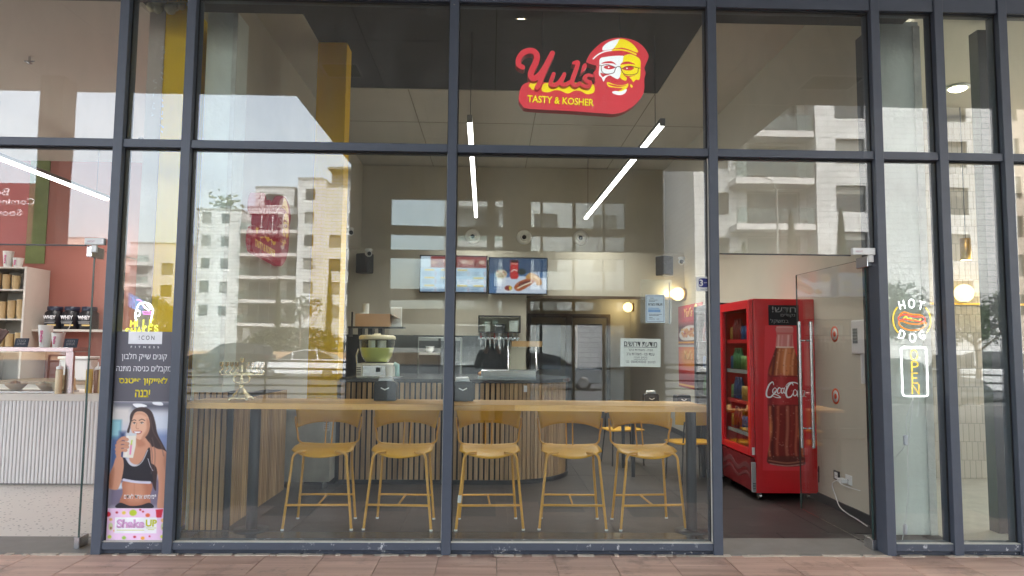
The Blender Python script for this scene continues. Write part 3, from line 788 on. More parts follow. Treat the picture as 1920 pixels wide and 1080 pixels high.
car('black off-road car mirrored beyond the menorah', (-15.4, -38.0, -.15), 0.05, P_black, True)
car('white people carrier far off at the left window edge', (-37.2, -57, -.15), 0.4, P_white, True)
car('white hatchback second from the left window edge', (-33.2, -57.5, -.15), 0.4, P_white)
car('white sport utility car mirrored at the far right', (17.6, -19.0, -.15), PI, P_white, True)
car('white sedan mirrored behind the open sign', (11.6, -20.2, -.15), PI, P_white)
car('dark grey sedan mirrored low behind the open sign', (12.8, -17.2, -.15), PI, P_grey)
car('grey sedan seen through the lobby doors', (2.2, -24.0, -.15), PI, P_grey)
# ================================================================ the shopfront
sf = thing('storefront', 'slate blue framed glass shopfront with tall panes and a transom, glass doors standing open', 'storefront')
XM = [-5.06, -2.871, -2.359, -0.327, 1.701, 3.010, 3.525, 4.043, 4.56]
HW = 0.035
for x in XM:
    o = MB().box(x - HW, -0.07, 0.0, x + HW, 0.085, 4.36, b=0.003).build('mullion', M_frame, sf)
ZT0, ZT1 = 3.028, 3.092
for i in range(len(XM) - 1):
    a, b = XM[i] + HW, XM[i + 1] - HW
    if i == 0: a = XM[0] + HW
    box_obj('transom', M_frame, sf, a, -0.055, ZT0, b, 0.075, ZT1, b=0.003)
    box_obj('top_rail', M_frame, sf, a, -0.055, 4.235, b, 0.075, 4.36, b=0.003)
    box_obj('glass_pane', M_glass, sf, a - 0.004, -0.005, ZT1 - 0.004, b + 0.004, 0.005, 4.239)
    door = i in (0, 4)
    if not door:
        box_obj('bottom_rail', M_frame_low, sf, a, -0.058, 0.032, b, 0.075, 0.084, b=0.003)
        box_obj('plinth_strip', mat('plinth_metal', rgb(46, 52, 64), rough=.6, dirt=(rgb(170, 170, 170), 15, .60)), sf, a, -0.035, 0.0, b, 0.06, 0.0315)
        box_obj('gasket', mat('pale_silicone', rgb(206, 204, 194), rough=.6), sf, a, -0.05, 0.0845, b, -0.006, 0.0885)
        if i in (2, 3): box_obj('gasket', MATS['pale_silicone'], sf, b - 0.004, -0.04, 0.09, b - 0.0002, -0.0205, ZT0 - .012)
        box_obj('glass_pane', M_glass, sf, a - 0.004, -0.005, 0.08, b + 0.004, 0.005, ZT0 + 0.004)
    else:
        box_obj('glass_pane', M_glass, sf, a - 0.004, -0.005, 2.278, b + 0.004, 0.005, ZT0 + 0.004)
        box_obj('threshold', mat('grey_stone_threshold', rgb(126, 122, 116), rough=.6, var=.1, bump=.05), sf, a, -0.06, -0.006, b, 0.42, 0.004)
M_seal = mat('black_rubber_seal', rgb(24, 25, 28), rough=.7)
for i in range(len(XM) - 1):
    a, b = XM[i] + HW, XM[i + 1] - HW
    for (z0, z1) in ((ZT1, 4.235), ((2.278 if i in (0, 4) else .0886), ZT0)):
        MB().box(a, -.020, z1 - .011, b, -.0055, z1).box(a, -.018, z0 + .0005, a + .007, -.0055, z1 - .0111).box(b - .007, -.018, z0 + .0005, b, -.0055, z1 - .0111).build('seal', M_seal, sf)
# scuffs on the left mullion foot etc come from the coating's wear; screw cap
MB().lathe([(0, 0), (.006, 0), (.006, .004), (0, .004)], 8).build('screw', M_steel, sf, (-0.331, -0.07, 4.2), (PI / 2, 0, 0))
# dark reveal and post beside the open right door
box_obj('door_reveal', M_dark, sf, 2.978, 0.09, 0.0, 3.03, 0.16, 2.27)

def door_leaf(xh, label_side, xl):
    """a frameless leaf opened inwards by ninety degrees, hinged at the mullion"""
    d = box_obj('glass_door', M_doorglass, sf, xh - 0.006, 0.10, 0.03, xh + 0.006, 1.40, 2.255)
    box_obj('edge', mat('green_glass_edge', rgb(62, 82, 78), rough=.2), d, xh - 0.0065, 0.094, 0.03, xh + 0.0065, 0.0995, 2.255)
    box_obj('edge', MATS['green_glass_edge'], d, xh - 0.0065, 1.4005, 0.03, xh + 0.0065, 1.404, 2.255)
    box_obj('edge', MATS['green_glass_edge'], d, xh - 0.0065, 0.1, 2.2555, xh + 0.0065, 1.40, 2.258)
    box_obj('pivot_fitting', M_steel, d, xh - 0.02, 0.07, 0.0, xh + 0.02, 0.20, 0.085, b=0.003)
    box_obj('pivot_fitting', M_steel, d, xh - 0.02, 0.02, 2.19, xh + 0.02, 0.2, 2.275, b=0.003)
    return d
dR = door_leaf(2.955, 'right', 0)
for sx in (-1, 1):
    h = MB().tube([(2.955 + sx * 0.055, 1.23, 0.62), (2.955 + sx * 0.055, 1.23, 1.80)], 0.0145, 12)
    for z in (0.80, 1.62): h.tube([(2.955 + sx * 0.0065, 1.23, z), (2.955 + sx * 0.055, 1.23, z)], 0.009, 8)
    h.build('handle', M_steel, dR)
dL = door_leaf(-3.085, 'left', 0)
for (x0, x1, z0, z1, lab) in ((2.79, 2.968, 2.275, 2.328, 'door_closer'), (-3.09, -2.945, 2.275, 2.325, 'door_closer')):
    c = box_obj(lab, M_white, sf, x0, -0.045, z0, x1, -0.006, z1, b=0.003)
    box_obj('clamp', M_white, c, (2.92 if x0 > 0 else -3.045), -0.03, z0 - 0.055, (2.96 if x0 > 0 else -3.005), -0.008, z0 - 0.0005, b=0.002)
    text('lettering', 'MEDIT', c, x0 + 0.05, -0.0452, (z0 + z1) / 2 - .002, w=0.055, m=mat('faint_pink_print', rgb(190, 150, 160)))
    box_obj('transom_edge', M_dark, sf, (-5.08 if x0 < 0 else 1.76), -0.008, 2.268, (-3.10 if x0 < 0 else 2.79), 0.008, 2.2775)

# ================================================================ shell of the hot dog shop
def struct(name, m, *a, **k):
    o = MB().box(*a, **k).build(name, m, None); o['kind'] = 'structure'; return o
fl = struct('shop_floor', M_fjoint, -3.1, 0.2, -0.1, 3.6, 12.1, -0.008)
struct('window_strip', mat('grey_granite_strip', rgb(78, 78, 76), rough=.22, var=.1, nscale=6), -2.38, 0.09, -0.05, 1.688, 0.60, 0.001)
me_t = MB().box(0.003, 0.003, -0.01, 0.897, 0.897, 0, b=.0012).mesh('floor_tile', M_floor)
for i in range(8):
    for j in range(13):
        x, y = -3.1 + i * .9 - .35, 0.605 + j * .9
        if y < 11.6 and x < 3.3: put('floor_tile', me_t, fl, (x, y, random.uniform(-.0004, .0004)))
me_t2 = MB().box(0.0025, 0.0025, -0.01, 0.6575, 0.1795, 0, b=.0012).mesh('floor_tile', M_floor)
for i in range(2): put('floor_tile', me_t2, fl, (1.74 + i * .66, 0.424, 0.0))
wL = struct('left_wall', M_beige, -2.75, 0.9, 0, -2.56, 12.0, 5.2)
wR = struct('right_wall', M_beige, 3.35, 0.78, 0, 3.50, 12.0, 5.2)
struct('skirting', M_dark, 3.335, 0.80, 0.0, 3.349, 11.9, 0.085)
struct('wall_end_cladding', M_dark, 3.285, 0.56, 0, 3.349, 0.779, 4.36)
wB = struct('back_wall', M_beige, -2.8, 12.001, 0, 3.6, 12.2, 5.2)
# ceiling: a dark painted recess near the window, warm paint beyond
ce = struct('ceiling', M_ceil, -3.0, 4.15, 5.04, 3.6, 12.2, 5.18)
struct('ceiling', M_ceil, -3.0, 0.09, 5.04, -2.06, 4.149, 5.18)
struct('ceiling', M_ceil, 2.24, 0.09, 5.04, 3.6, 4.149, 5.18)
struct('dark_ceiling', M_darkceil, -2.059, 0.301, 5.05, 2.239, 4.149, 5.19)
struct('window_header', M_darkceil, -3.0, 0.301, 4.42, 3.6, 0.62, 5.19 - .15)
seam = MB()
for y in (5.6, 7.2, 8.8, 10.4): seam.box(-2.55, y, 5.036, 3.34, y + .012, 5.0395)
for x in (-1.2, .6, 2.2): seam.box(x, 4.16, 5.0355, x + .012, 12, 5.0392)
tag(seam.build('ceiling_joint', mat('ceiling_joint_line', rgb(140, 132, 116), rough=.9), ce), kind='stuff')
# partition ends behind the glass, pillars
pe = struct('partition_end', mat('rough_beige_render', rgb(196, 178, 164), rough=.9, var=.06, bump=.3, bscale=18), -2.93, 0.45, 0, -2.80, 0.86, 4.42)
struct('yellow_pillar', M_yellow, -2.7999, 0.46, 0, -2.60, 0.88, 4.42)
struct('concrete_pillar', M_concrete, -2.5299, 0.66, 0, -2.27, 0.95, 4.445)
struct('yellow_pillar', M_yellow, -2.07, 2.68, 0.86, -1.735, 2.95, 5.06)
struct('pillar_base', M_dark, -2.07, 2.68, 0, -1.735, 2.95, 0.8595)
struct('concrete_pillar', M_concrete, 3.36, 0.56, 0, 3.735, 0.779, 4.44)
struct('plaster_edge', mat('rough_plaster_edge', rgb(206, 206, 198), rough=.95, var=.12, nscale=9, bump=.9, bscale=14), 3.68, 0.545, 0, 3.742, 0.559, 4.40)
struct('plaster_edge', MATS['rough_plaster_edge'], -2.30, 0.645, 1.2, -2.262, 0.659, 4.44)
foam = MB()
for i in range(16): foam.ball((-2.93 + random.random() * .38, .44, 4.38 + random.uniform(-.03, .03)), random.uniform(.02, .05), 7, 5)
foam.build('expanding_foam', mat('cream_foam', rgb(206, 194, 160), rough=.9, var=.1), pe)
# scribbled pencil marks on the rendered partition end
sc = MB()
for (dx, z) in ((-2.80, 3.75), (-2.86, 3.45), (-2.79, 3.3)):
    for q in range(6):
        zz = z + q * .055 + random.uniform(-.01, .01); path = [(dx + random.uniform(-.018, .018), zz + random.uniform(-.02, .02)) for k in range(4)]
        sc.ribbon(catmull(path, 4, False), .0035, .4485, .001)
sc.build('chalk_scribble', M_white, pe)
# kitchen bulkhead and back doors
kb = struct('kitchen_wall', M_beige, -2.559, 7.0, 0, 0.58, 7.12, 3.2)
struct('bulkhead', M_beige, 0.581, 7.0, 2.42, 3.349, 7.12, 3.2)
struct('bulkhead_trim', mat('brown_trim', rgb(96, 80, 62), rough=.6), 0.581, 6.985, 2.38, 3.349, 6.999, 2.43)
tb = struct('tiled_backsplash', mat('black_wall_tile', rgb(40, 44, 46), rough=.18, var=.1), -2.559, 6.97, 0, 0.30, 6.999, 1.72)
bt = MB().box(.002, -.006, .002, .098, 0, .198, b=.001).mesh('wall_tile', mat('glossy_black_tile', rgb(44, 48, 50), rough=.15, var=.08, rnd=.15))
for i in range(28):
    for k in range(3): put('wall_tile', bt, tb, (-2.5 + i * .1, 6.97, 1.12 + k * .2))
lt = MB().box(.003, -.008, .003, .147, 0, .297, b=.001).mesh('wall_tile', MATS['glossy_black_tile'])
tb2 = struct('tiled_backsplash', MATS['black_wall_tile'], -2.559, 6.1, 1.0, -2.545, 6.96, 1.72)
struct('upper_wall', M_beige, -2.559, 8.4, 2.6, 3.349, 8.55, 5.035)
# service doors at the very back
M_door = mat('taupe_door', rgb(150, 138, 116), rough=.6, var=.04)
for k, x in enumerate((1.35, 2.35)):
    d = thing('back_door', ('left of two taupe back doors with upper glass panel', 'right of two taupe back doors, nearer the small wall lamp')[k], 'door', (x, 11.98, 0))
    MB().box(-.42, -.04, 0.0, .42, 0, 2.25, b=.004).build('leaf', M_door, d)
    MB().box(-.3, -.048, 1.0, .3, -.041, 2.1).build('window', M_winglass, d)
    f = MB().box(-.5, -.06, 0, -.421, 0, 2.34).box(.421, -.06, 0, .5, 0, 2.34).box(-.42, -.06, 2.255, .42, 0, 2.34); f.build('frame', mat('brown_trim', (0, 0, 0, 1)), d)
    MB().tube([(-.34, -.09, 1.0), (-.22, -.09, 1.0)], .012, 8).tube([(-.34, -.05, 1.0), (-.34, -.09, 1.0)], .012, 8).build('handle', M_steel, d)
# air nozzles high on the back wall
M_noz = mat('cream_nozzle', rgb(244, 240, 230), rough=.45)
for k, x in enumerate((-.408, .592, 1.69)):
    t = thing('air_nozzle', ('round cream jet nozzle high on the back wall, leftmost of three', 'round cream jet nozzle high on the back wall, middle of three', 'round cream jet nozzle high on the back wall, rightmost of three')[k], 'air nozzle', (x, 8.399, 3.66), 0, 'air nozzles high on the back wall')
    a = MB().lathe([(.078, .023), (.098, .04), (.133, .04), (.145, .023), (.145, 0)], 28); a.build('outer_ring', M_noz, t, None, (PI / 2, 0, 0))
    a = MB().lathe([(.043, .027), (.055, .07), (.07, .062), (.0775, .016)], 24); a.build('jet', M_noz, t, None, (PI / 2, 0, 0))
    MB().lathe([(0, .03), (.042, .03), (.042, .026)], 20).build('core', M_black, t, None, (PI / 2, 0, 0))

# ---------------------------------------------------------------- lamps
def tube_light(x0, y0, x1, y1, z, label, power):
    t = thing('linear_lamp', label, 'lamp', (x0, y0, z)); dx, dy = x1 - x0, y1 - y0; L = math.hypot(dx, dy)
    t.rotation_euler = (0, 0, math.atan2(-dx, dy))
    MB().box(-.026, 0, -.032, .026, L, -.001).build('diffuser', emission('lamp_diffuser', (1, .97, .92, 1), 1.1), t)
    MB().box(-.027, -.03, 0, .027, L + .02, .045).box(-.027, -.03, -.033, .027, -.002, -.0005).build('housing', mat('grey_lamp_housing', rgb(110, 108, 104), rough=.5), t)
    s = MB()
    for q in (.3, L - .3): s.tube([(0, q, .05), (0, q, 5.04 - z)], .004, 5)
    s.build('suspension_wire', M_dark, t)
    ld = bpy.data.lights.new('linear_lamp_light', 'AREA'); ld.shape = 'RECTANGLE'; ld.size = .06; ld.size_y = L; ld.spread = 2.2; ld.energy = power; ld.color = (1, .97, .93)
    lo = bpy.data.objects.new('linear_lamp_light', ld); COL.objects.link(lo); lo.parent = t; lo.location = (0, L / 2, -.045)
tube_light(-.27, 2.0, -.33, 7.7, 3.94, 'bright straight lamp hanging from the ceiling left of the red sign', 8)
tube_light(1.79, 2.0, 1.70, 7.7, 3.94, 'bright straight lamp hanging from the ceiling right of the red sign', 10)
def downlight(x, y, z, label, power=6):
    t = thing('downlight', label, 'lamp', (x, y, z))
    MB().lathe([(.095, -.012), (.125, -.012), (.13, 0)], 24).build('rim', M_white, t)
    MB().lathe([(0, -.045), (.05, -.04), (.08, -.028), (.094, -.012), (.094, -.001)], 24).build('diffuser', emission('warm_diffuser', (1, .8, .5, 1), 2.2), t)
    ld = bpy.data.lights.new('downlight_spot', 'SPOT'); ld.energy = power * 1.5; ld.color = (1, .82, .58); ld.spot_size = 1.7; ld.spot_blend = .6; ld.shadow_soft_size = .08
    lo = bpy.data.objects.new('downlight_spot', ld); COL.objects.link(lo); lo.parent = t; lo.location = (0, 0, -.03)
downlight(.265, 1.84, 5.05, 'warm round downlight in the dark ceiling above the red sign')
for k, (y, z) in enumerate(((6.95, 2.48), (11.6, 2.5))):
    t = thing('wall_lamp', ('round glowing wall lamp above the red posters', 'small round glowing wall lamp near the back doors')[k], 'lamp', (3.35, y, z))
    MB().lathe([(.0, 0), (.1, 0), (.1, .03), (.06, .05), (0, .05)], 20).build('base', mat('brass', rgb(190, 150, 70), rough=.3, metal=1.0), t, None, (0, -PI / 2, 0))
    MB().ball((-.13, 0, 0), .115, 18, 12).build('globe', emission('globe_glow', (1, .70, .28, 1), .34), t)
    ld = bpy.data.lights.new('wall_lamp_light', 'POINT'); ld.energy = .8; ld.color = (1, .78, .45); ld.shadow_soft_size = .12
    lo = bpy.data.objects.new('wall_lamp_light', ld); COL.objects.link(lo); lo.parent = t; lo.location = (-.30, 0, 0)
# ================================================================ hot dog shop: furniture
M_oak = wood('light_oak_top', rgb(206, 152, 84), rgb(240, 192, 120), axis=0, scale=1.5, rough=.38, rnd=.08)
bc = thing('window_counter', 'long light oak counter on dark round posts along the shop window', 'counter', (0, 0, 0))
CZ = 1.085
for k in range(6):                                      # glued staves
    x0 = -2.37
    L = (1.3, 0.9, 1.5, 1.1, .8, 1.4)[k]
    while x0 < 1.685:
        x1 = min(x0 + L, 1.688)
        box_obj('stave', M_oak, bc, x0, .12 + k * .088, CZ - .045, x1 - .0012, .12 + k * .088 + .087, CZ, b=.0012); x0 = x1; L = 1.25
for x in (-1.985, 1.70):
    MB().lathe([(.045, 0.012), (.045, 1.035)], 20, (x, .66, 0)).build('post', M_dark, bc)
    MB().lathe([(.14, 0.001), (.14, .010), (.05, .0119)], 24, (x, .66, 0)).build('foot_plate', M_dark, bc)
    box_obj('bracket', M_dark, bc, x - .05, .16, 1.036, x + .05, .70, 1.039)

# stools
M_seat = mat('mustard_plastic', rgb(206, 152, 18), rough=.42, var=.03)
M_leg = mat('ochre_painted_steel', rgb(216, 160, 66), rough=.4, var=.03)
def stool_proto(label):
    t = thing('bar_stool', label, 'bar stool', (0, 0, 0), 0, 'mustard bar stools under the window counter')
    # seat shell: saddle that dips in front
    n, m = 16, 12; vs = []
    for j in range(m + 1):
        v = j / m
        for i in range(n + 1):
            u = -1 + 2 * i / n
            hw = .262 * (1 - .06 * v)
            y = -.215 + .41 * v + .15 * (u * u) * (1 - v) ** 1.3
            z = .652 + .012 * abs(u) ** 2 - .052 * max(0, 1 - v / .55) ** 1.8 * (1 - .55 * u * u) + .010 * max(0, v - .8) / .2
            vs.append((u * hw, y, z))
    k = len(vs); vs += [(x, y, z - .008) for x, y, z in vs]
    q = lambda j, i: j * (n + 1) + i
    fs = []
    for j in range(m):
        for i in range(n):
            a, b, c, d = q(j, i), q(j, i + 1), q(j + 1, i + 1), q(j + 1, i); fs += [(a, b, c, d), (a + k, d + k, c + k, b + k)]
    rim = [q(0, i) for i in range(n + 1)] + [q(j, n) for j in range(1, m + 1)] + [q(m, i) for i in range(n - 1, -1, -1)] + [q(j, 0) for j in range(m - 1, 0, -1)]
    for a, b in zip(rim, rim[1:] + rim[:1]): fs.append((a, a + k, b + k, b))
    MB().add(vs, fs, True).build('seat', M_seat, t)
    # backrest: a wide wrapped band
    vs = []; n = 18
    for j in range(7):
        v = j / 6
        for i in range(n + 1):
            u = -1 + 2 * i / n
            x = u * (.262 + .03 * v); y = .235 + .05 * v - .115 * abs(u) ** 2.3
            z = .835 - .03 * (abs(u) ** 3) + (.155 - .02 * abs(u) ** 2 + .02) * v + .012 * (1 - u * u) * (1 - v)
            vs.append((x, y, z))
    k = len(vs); vs += [(x, y + .012, z) for x, y, z in vs]; q = lambda j, i: j * (n + 1) + i; fs = []
    for j in range(6):
        for i in range(n):
            a, b, c, d = q(j, i), q(j, i + 1), q(j + 1, i + 1), q(j + 1, i); fs += [(a, d, c, b), (a + k, b + k, c + k, d + k)]
    rim = [q(0, i) for i in range(n + 1)] + [q(j, n) for j in range(1, 7)] + [q(6, i) for i in range(n - 1, -1, -1)] + [q(j, 0) for j in range(5, 0, -1)]
    for a, b in zip(rim, rim[1:] + rim[:1]): fs.append((a, b, b + k, a + k))
    MB().add(vs, fs, True).build('backrest', M_seat, t)
    R = .0115
    for s in (-1, 1):
        MB().tube(catmull([(s * .283, -.205, 0), (s * .232, -.185, .50), (s * .222, -.18, .595), (s * .19, -.165, .632), (s * .12, -.14, .638)], 5, False), R, 8).build('leg', M_leg, t)
        MB().tube(catmull([(s * .252, .205, 0), (s * .215, .17, .48), (s * .208, .165, .60), (s * .18, .15, .648)], 5, False), R, 8).build('leg', M_leg, t)
        MB().tube(catmull([(s * .20, .15, .655), (s * .262, .185, .69), (s * .272, .178, .76), (s * .287, .165, .84), (s * .29, .16, .90)], 5, False), .009, 8).build('back_support', M_leg, t)
        MB().tube([(s * .028, .175, .655), (s * .030, .235, .86)], .007, 6).build('back_rod', M_leg, t)
        MB().lathe([(.014, 0.0), (.0145, .012), (.0118, .014)], 8, (s * .283, -.205, 0)).lathe([(.014, 0.0), (.0145, .012), (.0118, .014)], 8, (s * .252, .205, 0)).build('foot_cap', M_white, t)
    MB().tube([(-.262, -.197, .205), (.262, -.197, .205)], .0105, 8).build('footrest', M_leg, t)
    MB().tube([(-.237, .19, .215), (.237, .19, .215)], .0095, 8).build('stretcher', M_leg, t)
    MB().tube([(0, -.19, .205), (0, .185, .215)], .0085, 8).build('stretcher', M_leg, t)
    return t
S0 = stool_proto('mustard bar stool in front of the grey stone cabinet, leftmost of the row')
spots = [(-1.445, .845, .03), (-.765, .85, -.05), (-.015, .855, .05), (.70, .87, -.03), (1.36, .88, .09)]
labs = [None, 'mustard bar stool below the napkin box just left of the central mullion', 'mustard bar stool with a white tape wrap on its front leg', 'mustard bar stool between the taped stool and the one at the right end', 'mustard bar stool at the right end of the row beside the dark post']
for i, (x, y, a) in enumerate(spots):
    s = S0 if i == 0 else dup(S0, label=labs[i])
    s.location = (x, y, 0.001); s.rotation_euler = (0, 0, a)
    if i == 2: MB().tube([(-.258, -.196, .23), (-.252, -.194, .29)], .016, 8).build('tape_wrap', M_white, s)

# oak slat cladding, left corner and service counter
def slat_mesh(w, h, d=.018): return MB().box(-w / 2, -d, 0, w / 2, 0, h, b=.0015).mesh('slat', M_slat)
sl = thing('slat_cladding', 'oak slat clad half wall round the left pillar beside the poster', 'cladding', (0, 0, 0))
box_obj('backing', M_slatback, sl, -2.50, .651, .001, -2.21, .959, 1.13)
mS = slat_mesh(.034, 1.128)
for i in range(6): put('slat', mS, sl, (-2.475 + i * .048, .650, .002))
mSs = slat_mesh(.027, 1.05)
box_obj('backing', M_slatback, sl, -2.46, .961, .001, -2.215, 2.39, 1.05)
for i in range(33): put('slat', mSs, sl, (-2.2145, .70 + i * .051, .002), (0, 0, PI / 2))
box_obj('corner_strip', M_dark, sl, -2.209, .645, .001, -2.166, .66, 1.13)

sv = thing('service_counter', 'slat fronted service counter with dark stone top curving away to the right', 'counter', (0, 0, 0))
front = [(-1.70 + i * .06, 2.66) for i in range(30)]
c0 = (.08, 3.52); rad = .86
arc = [(c0[0] + rad * math.sin(a), c0[1] - rad * math.cos(a)) for a in np.linspace(0.02, PI * .62, 32)]
line = front + arc
poly = line + [(c0[0] + .2, 4.3), (-1.7, 4.3)]
MB().prism([(x, y + .03) for x, y in line] + [(.3, 4.25), (-1.7, 4.25)], .05, 1.11, plane='xy').build('body', M_slatback, sv)
top = [(x + (.03 if i > 29 else 0), y - .03) for i, (x, y) in enumerate(line)] + [(.5, 4.3), (-1.7, 4.3)]
MB().prism(top, 1.125, 1.165, plane='xy').build('top', mat('dark_stone_top', rgb(56, 58, 60), rough=.2, var=.1, nscale=8), sv)
MB().prism([(x + (.006 if i > 29 else 0), y + .012) for i, (x, y) in enumerate(line)] + [(.3, 4.2), (-1.7, 4.2)], .001, .049, plane='xy').build('plinth', M_dark, sv)
mS2 = slat_mesh(.040, 1.072)
for i in range(30): put('slat', mS2, sv, (-1.67 + i * .06, 2.688, .05))
for i in range(31):
    a = 0.05 + i * .06; put('slat', mS2, sv, (c0[0] + (rad - .028) * math.sin(a), c0[1] - (rad - .028) * math.cos(a), .05), (0, 0, a))
for x in (-.28, .36): box_obj('price_card', M_white, sv, x, 2.655, 1.03, x + .035, 2.6695, 1.10)

M_marble = mat('grey_marble_laminate', rgb(176, 178, 172), rough=.35, var=.3, nscale=3.5)
cb = thing('stone_cabinet', 'grey marble look cabinet on castors beside the slat counter', 'cabinet', (-1.98, 2.38, 0))
MB().box(-.25, 0, .075, .25, .27, .84, b=.003).build('body', M_marble, cb)
MB().box(-.262, -.01, .8405, .262, .269, .87, b=.003).build('worktop', M_dark, cb)
for x in (-.2, .2):
    w = MB(); w.tube([(x, .03, .032), (x, .06, .032)], .031, 12); w.build('castor', M_steel, cb)
    box_obj('bracket', M_steel, cb, x - .02, .025, .064, x + .02, .09, .0745)
sg = tag(box_obj('notice_card', M_white, None, -1.80, 2.355, .62, -1.735, 2.36, .80), 'small white printed card on the grey marble cabinet', 'notice')
for k in range(7): box_obj('print_line', M_black, sg, -1.793, 2.3535, .64 + k * .022, -1.745, 2.3548, .646 + k * .022)

# napkin boxes
def napkin(loc, label, rz=0.0, tissue=True):
    t = thing('napkin_box', label, 'napkin dispenser', loc, rz)
    out = catmull([(-.085, 0), (-.09, .09), (-.088, .14), (-.06, .16), (.06, .16), (.088, .14), (.09, .09), (.085, 0), (0, -.001)], 3)
    MB().prism(out, -.06, .06).build('body', M_black, t)
    box_obj('slot_lip', M_dark, t, -.075, -.064, .118, .075, -.0605, .132)
    ch = MB().ribbon([(-.03, .105), (0, .09), (.03, .105)], .010, -.062, .0015); ch.build('chevron', M_white, t)
    for k in range(3): MB().ribbon([(-.07, .03 + k * .022), (-.02, .055 + k * .022), (.03, .045 + k * .022), (.07, .07 + k * .022)], .004, -.0615, .001).build('sheen_line', M_dark, t)
    if tissue:
        MB().add([(-.06, -.03, .158), (.06, -.03, .158), (.062, .03, .158), (-.06, .03, .158), (-.05, -.045, .185), (.05, -.04, .19), (.045, .02, .2), (-.055, .02, .195)], [(0, 1, 5, 4), (1, 2, 6, 5), (2, 3, 7, 6), (3, 0, 4, 7), (4, 5, 6, 7)]).build('napkins', M_white, t)
    return t
napkin((-.875, .50, CZ), 'black napkin dispenser with white tissue, left of the central mullion')
napkin((-.245, .52, CZ), 'black napkin dispenser right of the central mullion', .1)

# menorah
mn = thing('menorah', 'silver nine branched menorah on four feet standing on the counter', 'menorah', (-2.01, .36, CZ))
M_silver = mat('polished_silver', rgb(236, 220, 180), rough=.25, metal=.75, var=.04)
b = MB().lathe([(0, .012), (.085, .014), (.088, .024), (.07, .036), (.066, .05), (.045, .066), (.038, .085), (.02, .098), (.016, .115), (.022, .122), (.012, .13)], 24)
for k in range(4):
    a = PI / 4 + k * PI / 2; b.tube(catmull([(.06 * math.cos(a), .06 * math.sin(a), .03), (.09 * math.cos(a), .09 * math.sin(a), .02), (.1 * math.cos(a), .1 * math.sin(a), .004)], 3, False), [.014, .013, .012, .011, .012, .014, .012][:7], 7)
b.build('base', M_silver, mn)
st = MB().lathe([(.010, .13), (.009, .16), (.017, .172), (.009, .184), (.008, .22), (.014, .228), (.007, .24), (.007, .282)], 14); st.build('stem', M_silver, mn)
am = MB()
for s in (-1, 1):
    am.tube(catmull([(0, 0, .155), (s * .03, 0, .142), (s * .058, 0, .155), (s * .062, 0, .185), (s * .045, 0, .205), (s * .075, 0, .212)], 5, False), .006, 7)
am.tube(catmull([(-.085, 0, .212), (-.05, 0, .222), (0, 0, .214), (.05, 0, .222), (.085, 0, .212)], 4, False), .006, 7); am.build('lower_arms', M_silver, mn)
for s in (-1, 1):
    for k in range(4):
        x = s * (.044 + k * .040)
        MB().tube(catmull([(x - s * .05, 0, .214), (x - s * .02, 0, .205), (x + s * .006, 0, .215), (x + s * .010, 0, .235), (x - s * .010, 0, .25), (x - s * .008, 0, .265), (x, 0, .272)], 4, False), .0062, 6).build('branch', M_silver, mn)
for k in range(9):
    x = (k - 4) * .040 + (0.004 if k > 4 else -.004 if k < 4 else 0); z = .302 if k == 4 else .270
    MB().lathe([(.005, z), (.010, z + .004), (.0165, z + .012), (.0155, z + .034), (.0175, z + .038), (.013, z + .038), (.012, z + .018)], 12, (x, 0, 0)).build('candle_cup', M_silver, mn)

# juice machine on the service counter
jm = thing('juice_dispenser', 'cream juice machine with a clear bowl of pale green lemonade', 'juice dispenser', (-1.345, 2.95, 1.165))
M_cream = mat('cream_plastic', rgb(232, 229, 216), rough=.35, var=.03)
MB().box(-.205, -.16, 0, .205, .2, .165, b=.015).build('base', M_cream, jm)
MB().box(-.13, -.166, .02, .13, -.1605, .14, b=.002).build('front_panel', M_steel, jm)
box_obj('switch', M_black, jm, .02, -.172, .07, .07, -.1665, .12)
lv = MB()
for k in range(5): lv.box(-.2, -.1615, .03 + k * .02, -.15, -.1605, .04 + k * .02)
lv.build('side_louvre', M_dark, jm)
MB().lathe([(.13, .175), (.175, .24), (.2, .33), (.205, .44), (.203, .441), (.198, .33), (.173, .243), (.128, .18)], 32, (0, .02, 0)).build('bowl', M_thin, jm)
MB().lathe([(0, .182), (.126, .183), (.17, .244), (.193, .33), (.193, .345), (0, .347)], 32, (0, .02, 0)).build('lemonade', mat('lemonade', rgb(228, 228, 130), rough=.15, var=.02), jm)
MB().lathe([(.04, .345), (.04, .43)], 16, (-.06, .0, 0)).lathe([(.05, .345), (.05, .43)], 16, (.05, .05, 0)).build('evaporator', M_white, jm)
MB().lathe([(.21, .442), (.214, .45), (.21, .475), (.19, .49), (.04, .497), (.04, .512), (0, .513)], 32, (0, .02, 0)).build('lid', mat('lid_cream', rgb(222, 212, 178), rough=.4), jm)
MB().tube([(-.215, 0, .10), (-.235, 0, .25), (-.21, 0, .33)], .012, 7).build('side_pipe', M_steel, jm)
MB().tube([(.21, -.05, .16), (.245, -.05, .15), (.25, -.05, .02)], .028, 9).build('tap', mat('teal_plastic', rgb(150, 190, 186), rough=.4), jm)
MB().box(.215, -.14, 0, .30, .1, .015, b=.003).build('drip_tray', M_steel, jm)

